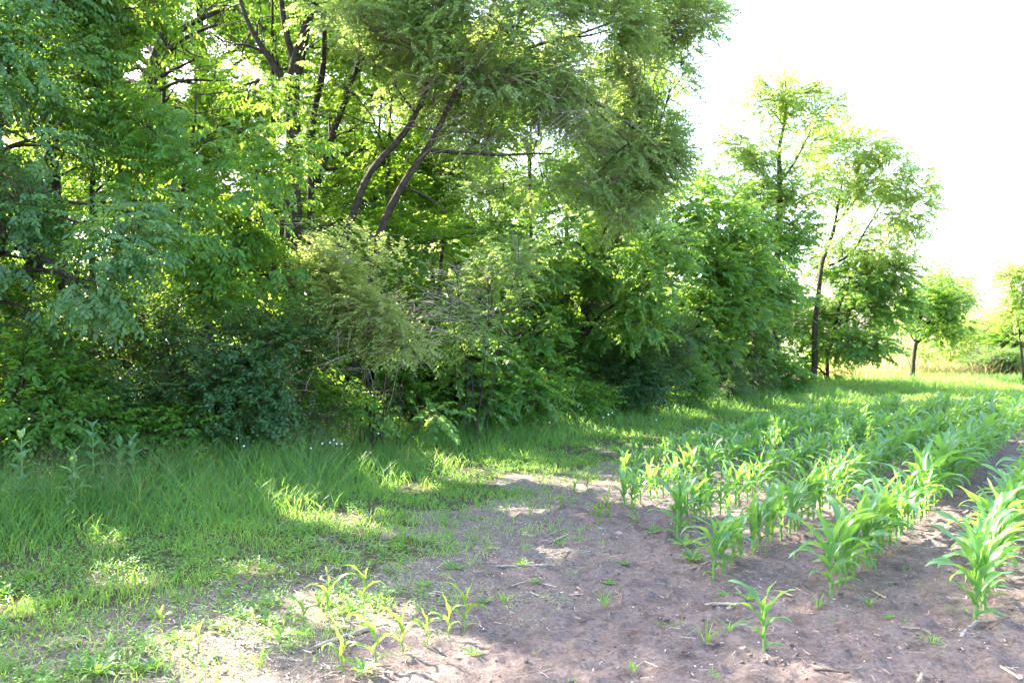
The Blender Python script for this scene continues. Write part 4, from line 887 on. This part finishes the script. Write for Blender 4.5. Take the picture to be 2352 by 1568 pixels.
def nth(k):
    if k < 20: return ONES[k - 1]
    return TENS[k // 10] + ('ieth' if k % 10 == 0 else 'y-' + ONES[k % 10 - 1])
pl = sorted(plants, key=lambda a: math.hypot(a[0], a[1]) / (a[3] * {'big': .62, 'mid': .52, 'seedling': .45}[a[2]]))
GROUP = 'young corn plants in the field rows'
rest = Geo()
for i, a in enumerate(pl):
    x, y, kind, s, lab = a[:5]
    vi = int(rng.integers(0, len(V_[kind]))); parts, jm, jg = V_[kind][vi]
    z = float(gz(x, y)); rz = (rng.random() - .5) * .9 + (math.pi if rng.random() < .5 else 0) if a[4] is not None else rng.random() * 6.28; tl = ((rng.random() - .5) * .14, (rng.random() - .5) * .14)
    if lab is None: lab = f'corn plant merging into the far end of the {a[5]} row from the right' if a[6] > 70 else f'{nth(a[6])} corn plant from the near end of the {a[5]} row, rows counted from the right'
    if i < 300:
        if i < 130:
            o = empty('corn_plant', (x, y, z), lab, 'corn plant', GROUP)
            for nm, me in parts:
                c = bpy.data.objects.new(nm, me); COL.objects.link(c); c.parent = o
        else:
            o = bpy.data.objects.new('corn_plant', jm); COL.objects.link(o); o['label'] = lab; o['category'] = 'corn plant'; o['group'] = GROUP
        o.location = (x, y, z); o.rotation_euler = (tl[0], tl[1], rz); o.scale = (s, s, s * (.95 + .12 * rng.random()))
    else:
        c, sn = math.cos(rz), math.sin(rz)
        V = np.concatenate(jg.v) * s; V = np.stack([V[:,0]*c - V[:,1]*sn + x, V[:,0]*sn + V[:,1]*c + y, V[:,2] + z], 1)
        mm = np.concatenate(jg.m); Q = np.concatenate(jg.f)
        n0 = rest.n; rest.add(V, Q, 0, np.concatenate(jg.r), np.concatenate(jg.k)); rest.m[-1] = mm
if rest.v: stuff(rest, 'distant_corn', [STALK, CORN], 'mass of young corn at the far side of the field', 'corn', smooth=True)
print('corn', len(pl), round(time.time() - T0, 1))

# ------------------------------------------------------------------ milkweeds, rosettes, tufts
def place(root_name, px, py, label, cat, group=None, zoff=0.0):
    x, y = G(px, py); return empty(root_name, (x, y, float(gz(x, y)) + zoff), label, cat, group), x, y
def broad_leaf(geo, base, az, L, w, a0, bend, lobes=0.0, r=.5):
    n = 10; t = np.linspace(0, 1, n); ang = a0 + bend * t
    ds = L / (n-1); rr = np.r_[0, np.cumsum(np.sin(ang[:-1]) * ds)]; zz = np.r_[0, np.cumsum(np.cos(ang[:-1]) * ds)]
    wd = w * np.sin(np.pi * np.clip(t * .96 + .03, 0, 1) ** (.8 if not lobes else 1.25)) * (1 - lobes * (np.arange(n) % 2))
    ca, sa = math.cos(az), math.sin(az); V = []
    for i in range(n):
        for s in (-1, 0, 1):
            lift = abs(s) * wd[i] * .22; sy = s * wd[i] * .5
            ri = rr[i] - math.cos(ang[i]) * lift; zi = zz[i] + math.sin(ang[i]) * lift
            V.append((base[0] + ca*ri - sa*sy, base[1] + sa*ri + ca*sy, base[2] + zi))
    idx = np.arange(n*3).reshape(n, 3)
    geo.add(np.array(V), np.stack([idx[:-1,:-1], idx[:-1,1:], idx[1:,1:], idx[1:,:-1]], -1).reshape(-1,4), 0, r, np.tile([1, 0, 1.], n))
def local(root, geo, name, mats, smooth=True):
    me = geo.mesh(name, mats, smooth); o = bpy.data.objects.new(name, me); COL.objects.link(o); o.parent = root; return o
for px, top, Y, lab in [(48,992,7.3,'tallest milkweed, grey-green broad leaves, at the far left edge of the grass'), (168,1030,7.2,'small milkweed lit by a sun spot, between two taller ones'), (212,968,8.0,'tall milkweed with upright tip leaf, in front of the dark shrub'),
                     (274,1008,8.1,'left of two milkweeds with drooping leaves under the dark shrub'), (304,998,8.1,'right of two milkweeds with spreading leaves under the dark shrub')]:
    x = (px - CX) / F * Y; hgt = H - (top - HY) / F * Y; root = empty('milkweed_plant', (x, Y, float(gz(x, Y))), lab, 'milkweed', 'milkweeds in the tall grass')
    st = Geo(); hs = hgt * .92; tubes(st, smooth_line([(0,0,0),(.01,0,hs*.5),(0,.01,hs)], 7), np.linspace(.007,.003,7), 6); local(root, st, 'stem', [STALK])
    lf = Geo(); az = rng.random()*3
    for j in range(6):
        f = j / 5; az += 1.571
        for s in (0, math.pi): broad_leaf(lf, (0, 0, hs * (.35 + .63*f)), az + s + (rng.random()-.5)*.3, .17*(1.05-.35*f), .075*(1.05-.4*f), 1.15 - .75*f, .9 - .4*f, r=float(rng.random()))
    local(root, lf, 'foliage', [MILK])
ROS = [(804,1412,.09,'rosette weed with upright leaves right of the arching seedling'), (696,1462,.08,'small rosette weed on straw litter below a yellowish seedling'), (1040,1310,.10,'dark rosette weed at the turf edge, left of the long fallen stalk'), (975,1350,.09,'rosette weed among turf above the widest seedling'),
       (1087,1500,.075,'rosette weed alone on bare soil below the widest seedling'), (1112,1388,.07,'tall-stalked weed rosette right of the widest seedling'), (1396,1342,.06,'weed rosette beside a pale broken stalk on bare soil'), (1573,1258,.16,'largest dark jagged-leaved weed, left of the third corn row'),
       (1590,1288,.12,'jagged-leaved weed just below the largest one, by a fallen stalk'), (1501,1226,.10,'weed rosette on bare soil left of the largest weed'), (2042,1420,.05,'small round-leaved weed alone on soil at lower right'), (1717,1375,.08,'dark drooping weed rosette left of the lone corn plant'),
       (1665,1368,.06,'weed sprouting over a fallen stalk left of the lone corn plant'), (1433,1296,.06,'flat weed rosette in the middle of the bare soil'), (833,1545,.10,'broad-leaved weed at the foot of the nearest seedling'), (646,1465,.09,'leafy weed on the litter at left, beside the small seedling'),
       (610,1432,.08,'leafy weed on sunlit straw litter'), (1839,1264,.05,'little weed between the second and third corn rows'), (1259,1468,.03,'tiny two-leaved weed on bare soil at bottom centre'), (225,1560,.13,'broad docklike weed cut by the bottom edge'), (345,1545,.10,'leafy weed at the bottom edge, right of the docklike weed'),
       (400,1475,.09,'leafy weed in the litter at lower left'), (1200,1300,.08,'weed growing up over the long fallen stalk'), (1230,1340,.06,'upright weed below the long fallen stalk'), (1913,1431,.03,'tiny weed below the tall second-row corn'), (1668,1225,.05,'weed tucked at the foot of the fourth corn row')]
for px, py, s, lab in ROS:
    root, x, y = place('rosette_weed', px, py, lab, 'weed', 'leafy weeds on the field soil')
    lf = Geo(); nl = int(8 + rng.integers(0, 5)); a = rng.random()*6
    for j in range(nl):
        a += 2.4; broad_leaf(lf, (0, 0, .004), a, s*(.7+.5*rng.random()), s*.30, .75 + .5*rng.random(), .5*rng.random()+.2, lobes=.45 if s > .07 else 0, r=float(rng.random()))
    local(root, lf, 'foliage', [WEED])
TUF = [(2141,1480,.06,'little grass sprig alone on soil below the largest corn plant'), (1997,1390,.09,'blue-green grass sprig between the second row and a pale stalk'), (1880,1396,.10,'thin grass sprig at the edge of a small sun spot'), (1623,1486,.12,'three-bladed grass sprout left of the lone corn plant'),
       (1672,1462,.12,'bent grass sprout just left of the lone corn plant'), (1388,1392,.14,'slender grass tuft alone in the middle soil'), (1205,1270,.11,'upright grass tuft above the long fallen stalk'), (1290,1255,.10,'narrow grass tuft near the crossed stalks'), (1160,1385,.10,'fine dark grass tuft right of the widest seedling'),
       (1460,1200,.13,'grass clump among small corn at the sun patch'), (595,1530,.14,'fine upright grass tuft in the straw litter at bottom left'), (1455,1540,.05,'tiny grass sprig near the bottom edge'), (2000,1300,.08,'grass sprig between the first and second corn rows'), (1770,1228,.08,'grass sprig hidden low between corn rows')]
for px, py, s, lab in TUF:
    x, y = G(px, py); n = 12; g = Geo(); a = rng.random(n)*6.28
    blades(g, .01*np.cos(a), .01*np.sin(a), s*(.6+.6*rng.random(n)), np.full(n, .006), .2+.9*rng.random(n), 0, dirn=a, z0=np.zeros(n))
    o = g.build('grass_tuft', GRASS, label=lab, category='grass tuft', group='grass sprigs on the field soil'); o.location = (x, y, float(gz(x, y)))
# white seed heads
ico = None
for px, py, Y in [(544,1006,9.2), (740,1018,9.4), (758,1016,9.5), (767,1010,9.5), (714,1029,9.3), (773,1019,9.4), (785,1019,9.6), (1386,958,13.5), (1406,948,13.8), (1398,952,13.6), (1050,1019,11), (1507,964,14), (1262,970,12.8), (1328,933,14.5), (1279,935,14.4), (964,954,11.5), (869,995,10.4), (1150,958,12.3), (2200,885,22), (1560,935,15.5), (1780,908,19), (560,1024,9.0)]:
    c = W(px, py, Y); gzv = float(gz(c[0], c[1])); hgt = c[2] - gzv
    root = empty('dandelion_puff', (c[0], c[1], gzv), 'small round white seed head standing above the shaded grass', 'seed head', 'white seed heads in the grass')
    g = Geo(); n = 6
    th = np.linspace(0.02, math.pi-.02, 6); pts = []
    for tt in th:
        for k in range(8): pts.append((.011*math.sin(tt)*math.cos(k*.785), .011*math.sin(tt)*math.sin(k*.785), hgt + .011*math.cos(tt)))
    idx = np.arange(48).reshape(6, 8); g.add(np.array(pts), np.stack([idx[:-1], np.roll(idx[:-1], -1, 1), np.roll(idx[1:], -1, 1), idx[1:]], -1).reshape(-1,4)); local(root, g, 'seed_head', [PUFF])
    g = Geo(); tubes(g, np.array([(.01,0,0),(.004,0,hgt*.5),(0,0,hgt-.015)]), np.array([.0018,.0018,.0015]), 4); local(root, g, 'stem', [STALK])

# ------------------------------------------------------------------ fallen stalk pieces and stones
DEB = [(720,1494,849,1448,.0135,DRYST,'thick pale dry stalk lying by the nearest seedlings, sunlit'), (1138,1304,1277,1302,.011,GREYST,'long whitish fallen stalk lying level across the middle soil'), (1275,1279,1341,1264,.007,GREYST,'thin grey stalk piece right of the long whitish stalk'),
       (1341,1278,1407,1264,.006,GREYST,'thin dark-ended stick beside the thin grey stalk'), (978,1260,1032,1250,.006,GREYST,'grey stick in weeds at the turf edge'), (747,1329,771,1307,.006,DRYST,'short straw-coloured stalk in thin turf behind the seedlings'),
       (1584,1312,1632,1294,.010,GREYST,'fallen grey stalk touching the third corn row'), (1618,1391,1681,1389,.011,DRYST,'pale broken stalk left of the lone corn plant'), (1787,1359,1819,1371,.008,DRYST,'short yellow stalk right of the lone corn plant'),
       (1999,1355,2053,1384,.006,DRYST,'thin straw-coloured stick ahead of the second row'), (1819,1335,1848,1328,.007,GREYST,'short pale stalk between the second and third rows'), (2202,1468,2242,1431,.013,GREYST,'thick grey stalk at the foot of the largest corn plant'),
       (2290,1524,2346,1560,.008,DRYST,'cream stalk cut near the lower right corner'), (1868,1549,1952,1556,.008,DARKST,'dark rotten stick at the bottom edge'), (1672,1454,1717,1443,.006,GREYST,'grey twig below the lone corn plant'), (2069,1443,2112,1447,.004,DRYST,'very thin straw ahead of the largest corn plant'),
       (1250,1235,1290,1218,.009,GREYST,'upper of two grey crossed stalks above the long whitish stalk'), (1262,1248,1312,1226,.008,DRYST,'lower of two crossed stalks above the long whitish stalk'), (862,1545,905,1547,.005,DRYST,'pale straw at the foot of the second seedling'), (1325,1352,1343,1365,.008,DRYST,'stubby yellow husk piece in the middle soil'),
       (1175,1348,1235,1330,.006,DRYST,'straw-coloured stick below the long whitish stalk'), (1420,1390,1440,1330,.004,GREYST,'thin upright-lying grey twig in the middle soil'), (1600,1455,1570,1475,.005,GREYST,'short grey twig at lower centre'), (2110,1567,2119,1546,.009,DRYST,'pale stub at the bottom edge below the largest corn'), (1590,1264,1620,1256,.006,GREYST,'grey twig beside the largest weed'), (690,1250,760,1238,.005,GREYST,'grey stick lying in turf at left centre')]
for x0, y0, x1, y1, r, mt, lab in DEB:
    a = np.array(G(x0, y0)); b = np.array(G(x1, y1)); c = (a + b) / 2; L = np.linalg.norm(b - a); u = (b - a) / L
    n = max(9, int(L / .02)); t = np.linspace(-.5, .5, n); bend = (rng.random()-.5) * .08 * L
    P = np.stack([u[0]*L*t - u[1]*bend*(4*t*t), u[1]*L*t + u[0]*bend*(4*t*t), r*.9 + .004 + 0*t + (rng.random(n)-.5)*.001], 1)
    rad = r * (1 + .10*np.sin(t*9 + rng.random()*6)); node = np.arange(n) % 6 == 3; rad = np.where(node, rad*1.28, rad); rad[0] *= .75; rad[-1] *= .6
    r *= .8; rad = rad * .8; P[:, 2] -= r * .7; g = Geo(); tubes(g, P, rad, 9)
    k = 9; caps = Geo()
    for e_, cpt in ((0, P[0]), (n-1, P[-1])):      # ragged split ends
        ring = g.v[0][e_*k:(e_+1)*k]
        inner = cpt + (ring - cpt)*.45 + (P[1]-P[0])*(.4 if e_ == 0 else -.4)
        V = np.concatenate([ring, inner]); Q = [[i, (i+1) % k, k + (i+1) % k, k + i] for i in range(k)]
        g.add(V, Q)
        mo = len(inner)//2; g.add(inner, [[0,1,2,3],[0,3,4,5],[0,5,6,7],[0,7,8,8 if False else 7]][:3])
    # torn husk strips
    for h_ in range(3):
        s0 = P[rng.integers(1, n-1)]; an = rng.random()*6.28; dd = np.array([math.cos(an), math.sin(an), .1])*(.02+.03*rng.random()); ww = np.array([-math.sin(an), math.cos(an), 0])*.003
        g.add(np.array([s0-ww, s0+ww, s0+dd+ww*.3+[0,0,-.006], s0+dd-ww*.3+[0,0,-.006]]), [[0,1,2,3]])
    o = g.build('fallen_corn_stalk', mt, smooth=True, label=lab, category='dry stalk', group='fallen dry stalks on the soil'); o.location = (c[0], c[1], float(gz(c[0], c[1])) + .004)
for px, py, s, lab in [(1207,1224,.022,'rounded pinkish stone near the turf edge, left of crossed stalks'), (1423,1228,.030,'largest flat pinkish stone, ahead of the fifth corn row'), (1324,1364,.018,'small reddish stone in the middle of the soil'), (1674,1398,.016,'brown stone under the broken pale stalk'), (1930,1362,.02,'dark clod of soil between two corn rows'), (2098,1385,.024,'round dark clod left of the largest corn plant'), (1530,1425,.022,'dark clod at lower centre of the bare soil'), (1705,1500,.018,'oval brown stone left of the lone corn base')]:
    x, y = G(px, py); g = Geo(); th = np.linspace(.05, math.pi-.05, 8); V = []
    for tt in th:
        for k in range(12): V.append((math.sin(tt)*math.cos(k*.5236), .8*math.sin(tt)*math.sin(k*.5236), .6*math.cos(tt)))
    V = np.array(V)*s; V *= (.8 + .45*vnoise(V/s, 1.4, int(px)))[:, None]
    idx = np.arange(96).reshape(8, 12); g.add(V, np.stack([idx[:-1], np.roll(idx[:-1], -1, 1), np.roll(idx[1:], -1, 1), idx[1:]], -1).reshape(-1,4))
    o = g.build('stone' if 'stone' in lab else 'soil_lump', STONE if 'stone' in lab else CLOD, smooth=True, label=lab, category='stone' if 'stone' in lab else 'soil clod'); o.location = (x, y, float(gz(x, y)) + s*.25)
print('done', LEAVES[0], len(S.objects), round(time.time() - T0, 1))
